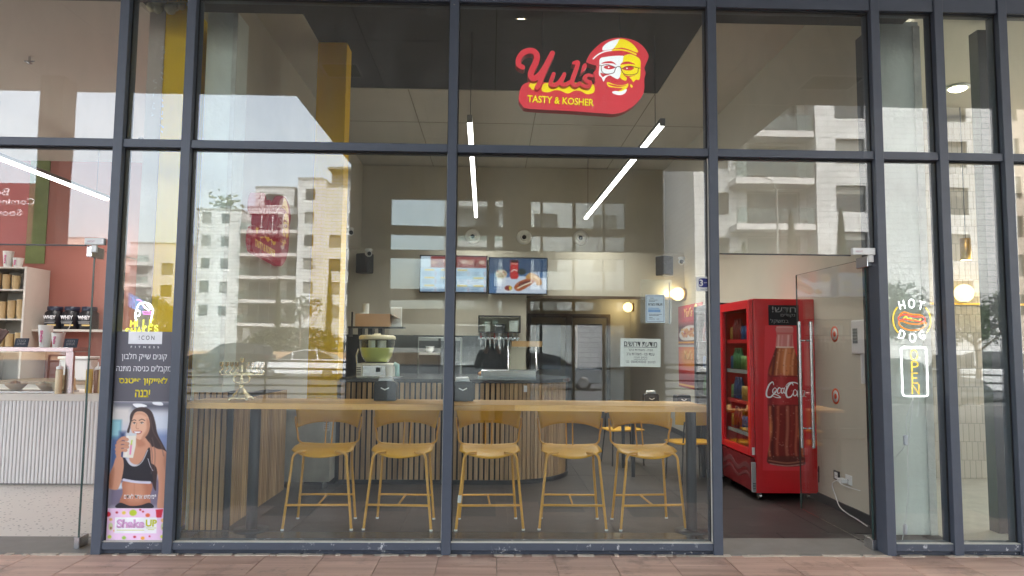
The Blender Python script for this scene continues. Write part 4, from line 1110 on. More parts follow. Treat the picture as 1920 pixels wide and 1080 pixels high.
# black shelf with a cardboard box of cups over it
sh = thing('wall_shelf', 'black bracket shelf above the juice machine', 'shelf', (-1.42, 3.2, 1.74))
MB().box(-.30, -.10, 0, .36, .12, .02).box(-.30, .1, .0205, -.28, .119, .2).box(-.29, -.10, -.10, -.28, .12, -.001).build('board', M_dark, sh)
for x in (-.18, -.06, .06): MB().box(x, -.09, -.10, x + .05, .1, -.002).build('bracket_cap', M_black, sh)
cbx = thing('cardboard_box', 'open torn cardboard box of paper cups on the black shelf', 'box', (-1.43, 3.17, 1.7605))
M_card = mat('brown_cardboard', rgb(190, 156, 126), rough=.9, var=.08)
MB().box(-.2, -.09, 0, .21, -.086, .15).box(-.2, .086, 0, .21, .09, .15).box(-.2, -.0855, 0, -.196, .0855, .15).box(.206, -.0855, 0, .21, .0855, .15).box(-.1955, -.0855, 0, .2055, .0855, .004).build('walls', M_card, cbx)
MB().add([(.21, -.09, .15), (.29, -.12, .11), (.3, .06, .1), (.21, .09, .15), (.21, -.09, .147), (.29, -.12, .107), (.3, .06, .097), (.21, .09, .147)], [(0, 1, 2, 3), (7, 6, 5, 4), (0, 4, 5, 1), (1, 5, 6, 2), (2, 6, 7, 3)]).build('flap', M_card, cbx)
M_paper = mat('white_paper', rgb(232, 232, 226), rough=.7, var=.03)
def cup_stack(x, y, z, n, label, r=.038, m=None, parent=None):
    t = thing('cup_stack', label, 'paper cups', (x, y, z))
    for k in range(n): MB().lathe([(r * .74, k * .016), (r, k * .016 + .075), (r * 1.06, k * .016 + .08), (r * .96, k * .016 + .0805), (r * .7, k * .016 + .004)], 14).build('cup', m or M_paper, t)
    return t
for k, (dx, n, lab) in enumerate(((-.13, 6, 'stack of white paper cups at the left of the cardboard box'), (-.03, 5, 'stack of white paper cups in the middle front of the cardboard box'), (.06, 4, 'short stack of white paper cups at the right of the cardboard box'))):
    cup_stack(-1.43 + dx, 3.15 + .02 * (k % 2), 1.7655, n, lab)
cup_stack(-1.53, 3.215, 1.7655, 13, 'tallest stack of white cups at the back of the cardboard box')
tag(MB().box(-1.235, 3.22, 1.7605, -1.10, 3.26, 2.0, b=.004).build('white_carton', M_paper, None), 'upright white carton beside the cardboard box on the shelf', 'carton')

# wall shelf with rail, knives, steel equipment in the kitchen
rk = thing('kitchen_rack', 'black framed glass fronted wall shelf over the knives', 'shelf', (.115, 6.86, 1.77))
for z in (0.0, .275): box_obj('shelf_board', M_dark, rk, -.36, -.12, z, .36, .12, z + .018)
for x in (-.36, .345):
    for y in (-.12, .105): box_obj('post', M_dark, rk, x, y, .0185, x + .015, y + .015, .2745)
box_obj('pane', M_thin, rk, -.34, -.118, .02, .34, -.114, .27)
for (x, w, h, m, lab) in ((-.2, .09, .17, M_white, 'white tub on the kitchen rack, left'), (.02, .16, .13, M_dark, 'dark scale on the kitchen rack, middle'), (.24, .14, .19, M_white, 'white box on the kitchen rack, right')):
    t = thing('kitchen_container', lab, 'container', (.115 + x, 6.87, 1.7885))
    MB().box(-w / 2, -.07, 0, w / 2, .07, h * .8, b=.006).build('tub', m, t); MB().box(-w / 2 - .004, -.074, h * .8 + .001, w / 2 + .004, .074, h, b=.004).build('lid', m, t)
mg = tag(box_obj('knife_bar', M_steel, None, -.25, 6.94, 1.66, .46, 6.955, 1.70), 'steel magnetic bar holding a row of kitchen knives', 'knife bar')
for k in range(9):
    x = -.2 + k * .078; t = thing('kitchen_knife', 'one of the knives hanging on the magnetic bar', 'knife', (x, 6.932, 1.62), 0, 'kitchen knives on the magnetic bar')
    L = random.uniform(.14, .24); MB().prism([(-.018, .06), (.014, .06), (.014, .06 - L * .7), (0, .06 - L)], -.002, .002).build('blade', M_steel, t)
    box_obj('handle', M_white if k % 3 else mat('red_handle', rgb(150, 30, 34), rough=.4), t, -.014, -.008, .0605, .012, .008, .16, b=.004)
pb = thing('prep_bench', 'steel prep bench with pans along the kitchen wall', 'bench', (-.9, 6.55, 0))
MB().box(-1.5, -.3, .88, 1.45, .4, .92, b=.004).build('top', M_steel, pb)
for x in (-1.45, -.2, 1.40):
    for y in (-.28, .36): box_obj('leg', M_steel, pb, x, y, 0, x + .04, y + .03, .879)
MB().box(-1.44, -.28, .25, 1.39, .38, .27).build('undershelf', M_steel, pb)
hood = thing('food_display', 'glass food display with steel frame on the service counter', 'display case', (.22, 3.3, 1.166))
box_obj('base', M_steel, hood, -.35, -.25, 0, .30, .25, .09, b=.004)
MB().add([(-.02, -.25, .0905), (.30, -.25, .0905), (.30, -.10, .36), (-.02, -.10, .36), (-.02, -.246, .0905), (.30, -.246, .0905), (.30, -.096, .36), (-.02, -.096, .36)], [(0, 1, 2, 3), (7, 6, 5, 4), (0, 3, 7, 4), (1, 5, 6, 2), (3, 2, 6, 7)]).build('pane', M_thin, hood)
MB().tube([(-.03, -.25, .09), (-.03, -.1, .37), (-.03, .2, .37)], .012, 6).tube([(.305, -.25, .09), (.305, -.1, .37), (.305, .2, .37)], .012, 6).build('side_frame', M_steel, hood)
box_obj('top_board', mat('pale_wood_board', rgb(196, 158, 106), rough=.6), hood, .02, -.09, .372, .38, .2, .44)
bn = thing('bread_tray', 'steel tray of golden buns on the service counter', 'tray', (-.08, 3.2, 1.166))
MB().box(-.09, -.14, .0, .02, .14, .02).build('tray', M_steel, bn)
for k in range(5): MB().ball((-.04 + .01 * (k % 2), -.11 + k * .05, .045), (.05, .024, .026), 10, 6).build('bun', mat('golden_bun', rgb(196, 130, 62), rough=.6, var=.15), bn)
# appliances behind the counter, a white fridge with a lit shelf and bins
fz = thing('white_cooler', 'tall pale upright cooler behind the counter left of the mullion', 'cooler', (-.85, 6.2, 0))
MB().box(-.35, -.02, .0, .35, .3, 1.68, b=.01).build('body', mat('pale_steel', rgb(150, 156, 154), rough=.35, var=.03), fz)
MB().box(-.33, -.03, .9, -.02, -.021, 1.62).box(.02, -.03, .9, .33, -.021, 1.62).build('door_panel', M_winglass, fz)
MB().box(-.02, -.04, .3, .02, -.021, 1.66).build('door_edge', M_black, fz)
bw = thing('stacked_bowls', 'small stack of white bowls on a ledge left of the central mullion', 'bowls', (-1.0, 6.1, 1.43)); 
for k in range(3): MB().lathe([(.03, k * .025), (.07, k * .025 + .05), (.074, k * .025 + .05), (.032, k * .025 + .004)], 16).build('bowl', M_white, bw)
tag(box_obj('ledge', M_white, None, -1.16, 5.98, 1.395, -.84, 6.165, 1.4295), 'narrow white ledge under the stack of bowls', 'ledge')

# menu screens
def screen(name, label, x0, x1, z0, z1, y, painter):
    t = thing(name, label, 'screen', ((x0 + x1) / 2, y, (z0 + z1) / 2)); w, h = (x1 - x0) / 2, (z1 - z0) / 2
    MB().box(-w, 0, -h, w, .05, h, b=.004).build('housing', M_black, t)
    painter(t, w - .02, h - .02); return t
M_scr = print_mat('screen_picture', glow=.07)
def menu(t, w, h):
    p = Print(0, 0, 120, 68, 120, 68, (176, 208, 236))
    p.rect(0, 0, 120, 22, (150, 60, 58)); p.rect(0, 0, 18, 22, (196, 214, 228))
    for k in range(9): p.oval(24 + k * 11, 12 + 3 * math.sin(k * 2), 6, 4, ((196, 150, 120), (120, 40, 36), (220, 200, 180))[k % 3], .8)
    for c in range(4):
        x = 3 + c * 30
        for k, yy in enumerate((25, 40, 55)):
            if (c + k) % 4 != 3: p.rect(x + 4, yy, x + 22, yy + 3, (226, 190, 70))
            for q in range(3):
                p.rect(x, yy + 5 + q * 3, x + 14 + (q * 5 + c * 3) % 7, yy + 6.2 + q * 3, (90, 100, 130), .8); p.rect(x + 23, yy + 5 + q * 3, x + 26, yy + 6.2 + q * 3, (200, 90, 80), .8)
    p.build('picture', M_scr, t, lambda X, Y: (-w + 2 * w * X / 120, -.0015, h - 2 * h * Y / 68))
def food(t, w, h):
    p = Print(0, 0, 120, 68, 120, 68, (70, 112, 160))
    p.poly([(0, 0), (120, 0), (120, 26), (0, 30)], (52, 78, 112), smooth=False); p.poly([(20, 40), (60, 34), (120, 38), (120, 68), (14, 68)], (206, 214, 232), smooth=False)
    p.poly([(44, 3), (60, 3), (61, 36), (58, 40), (46, 40), (43, 36)], (196, 40, 40), smooth=False); p.rect(45, 3, 59, 8, (50, 24, 26)); p.rect(45, 9, 59, 12, (226, 200, 180), .6); p.line([(46, 26), (51, 22), (58, 24)], 2, (240, 220, 214))
    p.poly([(14, 32), (36, 32), (33, 50), (17, 50)], (226, 232, 240), smooth=False); p.oval(25, 31, 12, 9, (214, 196, 170)); 
    for k in range(16): p.oval(17 + (k * 7) % 17, 26 + (k * 5) % 11, 2, 1.6, ((170, 90, 60), (120, 130, 60), (236, 220, 200))[k % 3])
    p.oval(68, 26, 9, 6, (38, 48, 46)); p.oval(40, 59, 10, 7, (230, 232, 236)); p.oval(40, 58, 8, 5, (130, 30, 34)); p.oval(44, 58, 3, 4, (210, 190, 60))
    p.poly([(52, 58), (58, 48), (76, 40), (92, 40), (94, 46), (80, 56), (62, 64)], (176, 92, 50)); p.poly([(62, 50), (76, 44), (88, 44), (76, 52), (64, 58)], (110, 36, 28)); p.line([(60, 58), (72, 52), (88, 46)], 2.5, (240, 226, 200))
    p.poly([(76, 38), (84, 28), (96, 30), (108, 40), (110, 50), (100, 52), (94, 42)], (208, 150, 84)); p.line([(84, 33), (98, 36), (106, 46)], 2, (236, 200, 150))
    p.build('picture', M_scr, t, lambda X, Y: (-w + 2 * w * X / 120, -.0015, h - 2 * h * Y / 68))
screen('menu_screen', 'bright menu screen with columns of prices, left of two', -1.27, -.10, 2.45, 3.10, 6.88, menu)
screen('menu_screen', 'screen showing a bottle and hot dogs, right of two', -.085, .935, 2.43, 3.07, 6.82, food)
# loudspeakers, cameras
def speaker(loc, rz, label):
    t = thing('loudspeaker', label, 'speaker', loc, rz)
    MB().box(-.12, -.1, -.17, .12, .1, .17, b=.02).build('cabinet', M_black, t); MB().box(-.1, -.106, -.15, .1, -.101, .15, b=.002).build('grille', M_dark, t)
    MB().tube([(0, .1, 0), (-.0, .2, .05)], .03, 8).build('bracket', M_white, t)
speaker((-2.20, 6.82, 2.93), -.5, 'black loudspeaker high in the left corner of the kitchen')
speaker((2.95, 6.8, 2.95), .5, 'black loudspeaker high on the right wall by the lintel')
def cctv(loc, rz, label):
    t = thing('security_camera', label, 'camera', loc, rz)
    MB().lathe([(.06, 0), (.06, .03), (.03, .04)], 16).build('mount', M_white, t)
    a = MB(); a.tube([(0, -.03, -.05), (0, .1, -.03)], [.055, .05], 14).ball((0, -.03, -.05), .05, 12, 8); a.build('body', M_white, t)
    MB().lathe([(0, 0), (.035, 0), (.035, .01), (0, .012)], 14).build('lens', M_black, t, (0, -.079, -.055), (PI / 2, 0, 0))
cctv((-2.38, 6.4, 3.44), .4, 'white dome security camera on the wall by the yellow pillar')
cctv((-2.1, 6.6, 3.12), .3, 'small white camera on top of the left loudspeaker')
cctv((3.2, 6.6, 3.05), -.3, 'small white camera by the right loudspeaker')

# table and chairs on the right
tb_ = thing('dining_table', 'dark edged wooden table inside behind the rightmost stool', 'table', (2.1, 3.55, 0))
MB().box(-.45, -.38, .78, .5, .38, .81, b=.004).build('tabletop', M_oak, tb_)
for sx in (-.4, .45):
    for sy in (-.33, .33): box_obj('leg', M_dark, tb_, sx - .02, sy - .02, 0, sx + .02, sy + .02, .779)
napkin((1.98, 3.5, .811), 'black napkin dispenser on the inner table, left of two', 0, True)
napkin((2.33, 3.35, .811), 'black napkin dispenser on the inner table, right of two', .2, False)
def chair(x, y, rz, label):
    t = thing('dining_chair', label, 'chair', (x, y, 0), rz)
    o = catmull([(-.21, -.2), (.21, -.2), (.24, 0), (.2, .2), (-.2, .2), (-.24, 0)], 4)
    MB().prism(o, .445, .462, plane='xy').build('seat', M_seat, t)
    vs = [(.23 * math.sin(a), .22 * math.cos(a) * .9, z) for z in (.66, .70, .82) for a in np.linspace(-1.2, 1.2, 13)]
    k = 13; vs2 = [(x_ * 1.05, y_ * 1.05, z) for x_, y_, z in vs]; n_ = len(vs); fs = []
    for j in range(2):
        for i in range(12): q = j * k + i; fs += [(q, q + 1, q + k + 1, q + k), (q + n_, q + k + n_, q + k + 1 + n_, q + 1 + n_)]
    MB().add(vs + vs2, fs, True).build('backrest', M_seat, t)
    for sx in (-1, 1):
        MB().tube([(sx * .2, -.18, .444), (sx * .22, -.2, 0)], .01, 6).build('leg', M_black, t); MB().tube([(sx * .16, .18, .7), (sx * .18, .18, .44), (sx * .22, .22, 0)], .01, 6).build('leg', M_black, t)
chair(2.32, 2.95, PI + .2, 'mustard chair with black legs pulled up to the near side of the inner table')
chair(1.75, 4.2, .2, 'mustard chair on the far side of the inner table')
# ================================================================ red drinks cooler
M_red = mat('red_enamel', rgb(208, 28, 36), rough=.3, var=.03, coat=.3)
fr = thing('drinks_cooler', 'red drinks cooler with a cola bottle printed on its side, beside the open door', 'drinks cooler', (2.66, 1.91, 0))
FW, FD, FH = .69, .96, 2.06           # along X, along Y, height (glass door on the left face)
b = MB()
b.box(.05, 0, .07, FW, .022, FH, b=.004).box(.05, FD - .022, .07, FW, FD, FH, b=.004).box(.05, .0225, FH - .1, FW, FD - .0225, FH).box(.05, .0225, .07, FW, FD - .0225, .40).box(FW - .03, .0225, .4005, FW, FD - .0225, FH - .1005)
b.build('body', M_red, fr)
box_obj('liner', mat('cooler_liner', rgb(232, 236, 234), rough=.5), fr, FW - .05, .03, .402, FW - .0305, FD - .03, FH - .102)
f = MB(); t = .07
f.box(0, .0, .44, .047, t, FH - .01, b=.006).box(0, FD - t, .44, .047, FD, FH - .01, b=.006).box(0, t + .0005, .44, .046, FD - t - .0005, .44 + t).box(0, t + .0005, FH - .1, .046, FD - t - .0005, FH - .011)
dr = f.build('door', M_red, fr)
box_obj('glass', M_thin, dr, .016, t + .001, .44 + t + .001, .024, FD - t - .001, FH - .101)
gk = MB().box(.0475, .005, .44, .0495, .06, FH - .012).box(.0475, FD - .06, .44, .0495, FD - .005, FH - .012).box(.0475, .0605, .44, .0495, FD - .0605, .5).box(.0475, .0605, FH - .09, .0495, FD - .0605, FH - .012); gk.build('gasket', M_black, fr)
base = MB().box(.004, .02, .09, .049, FD - .02, .425, b=.01).build('lower_grille', mat('dark_red_grille', rgb(112, 28, 32), rough=.4), fr)
wv = MB()
for off, wd in ((0, .05), (-.07, .03)):
    P = [(.002, .04 + q * .044, .28 + off + .035 * math.sin(q * .55)) for q in range(21)]
    for a, c in zip(P[:-1], P[1:]):
        wv.add([(.002, a[1], a[2]), (.002, c[1], c[2]), (.002, c[1], c[2] + wd), (.002, a[1], a[2] + wd), (.0039, a[1], a[2]), (.0039, c[1], c[2]), (.0039, c[1], c[2] + wd), (.0039, a[1], a[2] + wd)], [(0, 3, 2, 1), (0, 1, 5, 4), (3, 7, 6, 2)])
wv.build('wave_emblem', mat('grey_wave', rgb(112, 62, 64), rough=.4), base)
vt = box_obj('side_vent', mat('silver_vent', rgb(168, 170, 172), rough=.35), fr, .006, -.004, .08, .0485, .018, .38, b=.002)
for k in range(5): box_obj('slot', M_black, vt, .014, -.0055, .10 + k * .016, .044, -.0041, .107 + k * .016)
box_obj('energy_tag', M_white, fr, .012, -.002, .455, .040, -.0003, .53)
box_obj('added_fill_strip', emission('cooler_fill_glow', (.95, 1, 1, 1), .05), fr, .06, .024, .5, .075, .04, FH - .12)  # unseen glowing strip added to brighten the cooler's inside
for x in (.10, .60):
    for y in (.05, .88):
        w = MB().tube([(x - .015, y, .032), (x + .015, y, .032)], .031, 12); w.build('castor', M_steel, fr); box_obj('bracket', M_steel, fr, x - .02, y - .02, .0635, x + .02, y + .02, .0695)
M_shelf = mat('wire_shelf', rgb(150, 152, 152), rough=.4)
for k in range(4):
    z = .62 + k * .33
    s = MB()
    for q in range(9): s.box(.08, .04 + q * .105, z, FW - .06, .05 + q * .105, z + .006)
    s.box(.075, .035, z - .004, .083, FD - .035, z + .02); so = s.build('shelf', M_shelf, fr)
    box_obj('price_strip', M_red if k % 2 else M_shelf, so, .0655, .035, z - .01, .0745, FD - .035, z + .03)
CANS = [rgb(70, 124, 70), rgb(60, 92, 150), rgb(150, 44, 46), rgb(186, 144, 64), rgb(54, 66, 112), rgb(120, 150, 84)]
def can_proto(i, tall):
    m = mat('can_print_%d' % i, CANS[i], rough=.3, metal=.2)
    r = .033; h = .15 if not tall else .24
    prof = [(.02, 0), (r, .006), (r, h * .75), (r * .55 if tall else r * .8, h), (0, h)] if not tall else [(.02, 0), (r, .006), (r, h * .62), (r * .42, h * .88), (r * .42, h), (0, h)]
    return MB().lathe(prof, 10).mesh('drink', m)
NTH = ('first', 'second', 'third', 'fourth', 'fifth', 'sixth', 'seventh', 'eighth', 'ninth', 'tenth')
cm = [can_proto(i, i % 2 == 0) for i in range(6)]
cn = ('green', 'blue', 'red', 'orange', 'navy', 'lime')
for k in range(4):
    for q in range(10):
        i = (k * 2 + q // 3) % 6
        o = put('drink', cm[i], None, (2.66 + .13, 1.91 + .075 + q * .09, .648 + k * .33))
        tag(o, '%s drink, %s from the front on the %s shelf of the red cooler' % (cn[i], NTH[q], ('lowest', 'second lowest', 'second highest', 'highest')[k]), 'drink', 'drinks in the red cooler')

# printed bottle on the cooler's side (picture units: the crop of the photograph)
def fridge_map(px, py, d=-.0012):
    v = (py - 50) / 966.0; u = (px - (155 + 32 * v)) / 297.0
    return (.05 + (FW - .05) * u, d, FH - (FH - .07) * v)
p = Print(215, 185, 440, 905, 74, 236, (208, 30, 38))
RED = (182, 22, 28)
sil = [(270, 190), (350, 190), (352, 230), (358, 296), (378, 350), (398, 400), (404, 460), (400, 520), (396, 580), (402, 640), (412, 720), (414, 790), (418, 850), (412, 878), (330, 886), (245, 872), (236, 840), (246, 760), (242, 690), (236, 620), (232, 540), (232, 440), (238, 390), (258, 330), (268, 290), (272, 230)]
p.poly(sil, (92, 14, 12), n=4)
p.poly([(274, 296), (354, 296), (372, 350), (386, 400), (384, 436), (246, 436), (252, 380), (264, 335)], (132, 52, 22), n=4, soft=6)
p.poly([(300, 300), (345, 300), (350, 380), (340, 430), (296, 430), (290, 380)], (206, 104, 52), n=4, soft=26, a=.9)
p.poly([(272, 192), (350, 192), (353, 232), (358, 292), (270, 292), (273, 235)], (206, 108, 104), n=4, soft=5)
for x, w, c in ((283, 7, (232, 168, 160)), (300, 6, (222, 140, 134)), (330, 8, (236, 178, 170)), (345, 5, (180, 60, 58))): p.line([(x, 235), (x - 2, 288)], w, c, soft=5)
p.rect(270, 290, 360, 297, (240, 214, 190), .9, soft=3); p.rect(270, 188, 352, 196, (226, 150, 140)); p.rect(268, 220, 356, 228, (196, 70, 68), .9)
for x, w, c, a in ((262, 12, (60, 8, 8), .8), (280, 9, (226, 140, 96), .75), (312, 10, (240, 176, 140), .8), (328, 16, (214, 110, 60), .8), (352, 10, (232, 150, 100), .7), (380, 9, (70, 10, 8), .8)): p.line([(x + 8, 305), (x, 370), (x - 6 * (x < 310), 432)], w, c, a, soft=7)
p.rect(232, 436, 406, 584, (150, 20, 24), .85, soft=5); p.line([(240, 440), (400, 440)], 5, (70, 8, 10), .8, soft=4); p.line([(236, 583), (400, 583)], 5, (70, 8, 10), .8, soft=4)
p.line([(300, 445), (300, 575)], 30, (196, 60, 58), .5, soft=24); p.line([(250, 445), (248, 575)], 16, (90, 10, 14), .7, soft=12); p.line([(392, 445), (392, 575)], 16, (90, 10, 14), .7, soft=12)
for x, w, c, a in ((246, 9, (222, 120, 66), .7), (262, 12, (60, 8, 8), .8), (284, 12, (176, 70, 46), .7), (304, 18, (100, 14, 12), .8), (330, 14, (206, 116, 84), .55), (352, 16, (120, 22, 18), .8), (374, 12, (200, 92, 60), .65), (394, 12, (60, 8, 8), .8), (404, 6, (234, 130, 50), .8)):
    p.line([(x, 592), (x + 2, 700), (x - 2, 790), (x + 4, 842)], w, c, a, soft=8)
p.oval(395, 720, 9, 30, (246, 150, 60), .8, soft=14); p.oval(252, 700, 7, 40, (230, 120, 60), .7, soft=10)
p.poly([(238, 838), (414, 838), (414, 880), (330, 886), (246, 874)], (66, 20, 18), a=.85, soft=6, n=4); p.line([(244, 856), (330, 868), (410, 858)], 6, (176, 96, 70), .8, soft=5); p.line([(250, 872), (330, 882), (408, 874)], 4, (220, 170, 150), .8, soft=4)
random.seed(3)
for k in range(150):
    x, y = random.uniform(240, 405), random.uniform(300, 860); p.oval(x, y, 2.2, 2.6, random.choice(((236, 190, 170), (60, 8, 8), (210, 110, 90))), .5, soft=2.5)
outside = np.clip(.5 + p.sd(catmull(sil, 4)) / 3.5, 0, 1); p.blend(outside, (208, 30, 38)); random.seed(11)
p.c = np.where(p.c < 250, 255 * (p.c / 255) ** .74, p.c)
pb_ = p.build('bottle_print', print_mat('gloss_print', rough=.3), fr, lambda X, Y: fridge_map(X, Y, -.0008))
def script_strokes(strokes, mapping, name, m, parent, d):
    mb = MB()
    for k, (pts, w) in enumerate(strokes):
        P = catmull(pts, 7, False) if len(pts) > 2 else pts
        n = len(P); W_ = [w[0] + (w[1] - w[0]) * math.sin(PI * i / (n - 1)) for i in range(n)] if isinstance(w, tuple) else w
        Q = [mapping(*q) for q in P]; sc_ = (mapping(400, 500)[0] - mapping(300, 500)[0]) / 100
        mb.ribbon([(q[0], q[2]) for q in Q], [abs(x * sc_) for x in W_] if isinstance(W_, list) else abs(W_ * sc_), d - .00004 * k, .0008)
    return mb.build(name, m, parent)
cola = [([(262, 482), (256, 468), (240, 482), (228, 515), (230, 540), (248, 543), (262, 528), (270, 512)], (3, 8)),
        ([(252, 534), (272, 530), (296, 544), (276, 545), (258, 538)], (2, 5)),
        ([(268, 496), (258, 508), (260, 524), (270, 522), (276, 506), (268, 496)], (3, 5)),
        ([(296, 500), (288, 496), (280, 510), (284, 525), (294, 520)], (3, 6)),
        ([(312, 500), (302, 500), (298, 514), (304, 524), (312, 514)], (3, 6)), ([(315, 496), (311, 514), (317, 524), (323, 516)], (3, 5)),
        ([(322, 492), (325, 491)], 5), ([(356, 484), (350, 472), (334, 484), (322, 516), (328, 542), (346, 540), (356, 524)], (3, 9)),
        ([(320, 488), (336, 472), (364, 470), (388, 482), (396, 494)], (2, 5)),
        ([(366, 504), (358, 514), (360, 534), (370, 534), (376, 518), (366, 504)], (3, 5)),
        ([(392, 486), (384, 500), (378, 530), (384, 542), (392, 532)], (3, 6)),
        ([(408, 510), (398, 512), (396, 532), (404, 540), (410, 524), (412, 510), (412, 536), (420, 540)], (3, 5))]
script_strokes(cola, fridge_map, 'script_lettering', mat('white_print', rgb(236, 236, 236), rough=.4), fr, -.0022)
ck = tag(box_obj('chalkboard', mat('chalkboard_black', rgb(30, 30, 34), rough=.8, var=.15), None, 2.868, 1.903, 1.785, 3.185, 1.9075, 1.995), 'small blackboard with chalk words stuck high on the red cooler', 'chalkboard')
M_chalk = mat('chalk', rgb(150, 150, 150), rough=.95)
for s, x, z, w, h in ((heb('חדש!'), 3.03, 1.95, .25, .06), (heb('נקודים'), 3.07, 1.885, .15, .035), (heb('במשקל'), 2.98, 1.825, .19, .05)):
    text('chalk_words', s, ck, x, 1.9025, z, w=w, h=h, m=M_chalk)
# black cooler behind it
bk = thing('drinks_cooler', 'black drinks cooler behind the red one, half hidden by the mullion', 'drinks cooler', (2.60, 2.95, 0))
MB().box(.05, 0, .05, .72, .02, 2.08).box(.05, .78, .05, .72, .8, 2.08).box(.05, .0205, 1.98, .72, .7795, 2.08).box(.05, .0205, .05, .72, .7795, .3).box(.70, .0205, .3005, .72, .7795, 1.9795).build('body', M_black, bk)
d_ = MB().box(0, 0, .3, .045, .05, 2.07).box(0, .75, .3, .045, .8, 2.07).box(0, .0505, .3, .045, .7495, .35).box(0, .0505, 2.0, .045, .7495, 2.07).build('door', M_dark, bk); box_obj('glass', M_thin, d_, .015, .051, .351, .022, .749, 1.999)
for k in range(4):
    box_obj('shelf', M_shelf, bk, .07, .03, .6 + k * .34, .69, .77, .61 + k * .34)
    for q in range(6):
        o = put('drink', cm[(k + q) % 6], None, (2.71, 3.03 + q * .12, .611 + k * .34)); tag(o, '%s drink, %s from the front on the %s shelf of the black cooler' % (cn[(k + q) % 6], NTH[q], ('lowest', 'second lowest', 'second highest', 'highest')[k]), 'drink', 'drinks in the black cooler')

# things on the right wall (facing -X)
RW = (0, 0, -PI / 2)
for k, (y, z) in enumerate(((1.466, 1.69), (1.478, 1.085))):
    t = thing('ring_sticker', ('upper orange and white ring sticker on the wall right of the red cooler', 'lower orange and white ring sticker on the wall right of the red cooler')[k], 'sticker', (3.3495, y, z), -PI / 2)
    for r, d, m in ((.078, .0008, mat('orange_print', rgb(226, 88, 34), rough=.5)), (.058, .0012, M_white), (.027, .0016, MATS['orange_print'])):
        MB().lathe([(0, d), (r, d), (r, 0)], 28).build('ring', m, t, None, (PI / 2, 0, 0))
kp = thing('alarm_keypad', 'white alarm keypad on the wall behind the open glass door', 'keypad', (3.349, .96, 1.655), -PI / 2)
MB().box(-.125, -.03, -.155, .125, 0, .155, b=.012).build('case', M_white, kp); MB().box(-.09, -.0315, -.06, .0, -.0305, .08).build('display', mat('keypad_display', rgb(150, 160, 156), rough=.3), kp)
bt_ = MB().box(-.011, -.003, -.008, .011, 0, .008, b=.002).mesh('button', mat('keypad_button', rgb(120, 124, 126), rough=.5))
for i in range(3):
    for k in range(5): put('button', bt_, kp, (-.075 + i * .03, -.0318, -.045 + k * .028))
box_obj('cable_cover', M_white, kp, .02, -.02, -.42, .05, -.001, -.156)
for (y, lab, m, m2) in ((1.49, 'black framed wall socket low on the right wall', M_black, M_white), (1.25, 'white wall socket with a charger plugged in', M_white, M_white)):
    t = thing('wall_socket', lab, 'socket', (3.349, y, .325), -PI / 2); MB().box(-.06, -.009, -.045, .06, 0, .045, b=.004).build('plate', m, t); MB().box(-.03, -.0125, -.03, .03, -.0095, .03, b=.003).build('insert', m2, t); MB().tube([(-.01, -.0125, 0), (-.01, -.0135, 0)], .004, 6).tube([(.01, -.0125, 0), (.01, -.0135, 0)], .004, 6).build('hole', M_black, t)
ch = thing('phone_charger', 'white charger with a looping cable hanging to the floor', 'charger', (3.335, 1.30, .31))
MB().box(-.06, -.05, -.02, -.002, .05, .02, b=.008).build('plug', M_white, ch)
MB().tube(catmull([(-.05, .04, 0), (-.06, .14, -.06), (-.05, .10, -.16), (-.06, .0, -.24), (-.06, -.15, -.27), (-.05, -.3, -.285), (-.06, -.5, -.30)], 6, False), .005, 6).tube(catmull([(-.05, 0, 0), (-.07, -.05, -.02), (-.05, -.2, -.03), (-.04, -.36, -.025)], 5, False), .004, 6).build('cable', M_white, ch)
MB().tube(catmull([(3.33, 1.86, .30), (3.31, 1.80, .36), (3.30, 1.78, .28), (3.32, 1.83, .2)], 6, False), .006, 6).build('cooler_flex', M_black, None); tag(bpy.data.objects['cooler_flex'], 'short black power cord looping out behind the red cooler', 'cord')

# red menu posters on the right wall
def food_poster(label, y0, y1, z0, z1, kind):
    t = thing('menu_poster', label, 'poster', (3.349, (y0 + y1) / 2, (z0 + z1) / 2), -PI / 2); w, h = (y1 - y0) / 2, (z1 - z0) / 2
    box_obj('board', mat('poster_edge', rgb(150, 40, 40), rough=.5), t, -w, -.004, -h, w, 0, h)
    p = Print(0, 0, 60, 60, 60, 60, (196, 52, 56))
    if kind == 0:
        p.rect(0, 30, 60, 60, (60, 26, 28), soft=12); p.poly([(2, 44), (14, 34), (30, 31), (48, 34), (58, 42), (50, 52), (12, 53)], (222, 214, 206)); 
        for k in range(60): p.oval(10 + (k * 13) % 40, 37 + (k * 7) % 11, 3, 2, ((220, 160, 80), (196, 120, 60), (240, 196, 120), (170, 60, 40))[k % 4], .9)
        p.rect(0, 55, 60, 58, (236, 166, 50))
    else:
        p.oval(30, 14, 32, 18, (236, 168, 60), .8, soft=14); p.rect(0, 40, 60, 60, (150, 36, 44), soft=10); p.rect(0, 55, 60, 58, (236, 166, 50))
    p.build('print', print_mat('matt_print', rough=.55), t, lambda X, Y: (-w + 2 * w * X / 60, -.0048, h - 2 * h * Y / 60))
    text('lettering', "Yul's", t, -.1, -.0055, h * .62, w=.55, h=.16, m=mat('gold_print', rgb(226, 176, 90), rough=.5), bold=.02, shear=.25)
    MB().lathe([(0, .001), (.11, .001), (.11, 0)], 18).build('emblem', MATS['gold_print'], t, (w * .48, -.0049, h * .66), (PI / 2, 0, 0))
food_poster('red menu poster of a food platter, on the inner wall under the wall lamp', 5.9, 7.42, 1.60, 2.28, 0)
food_poster('red menu poster with orange glow below the food platter poster', 5.9, 7.42, .86, 1.56, 1)

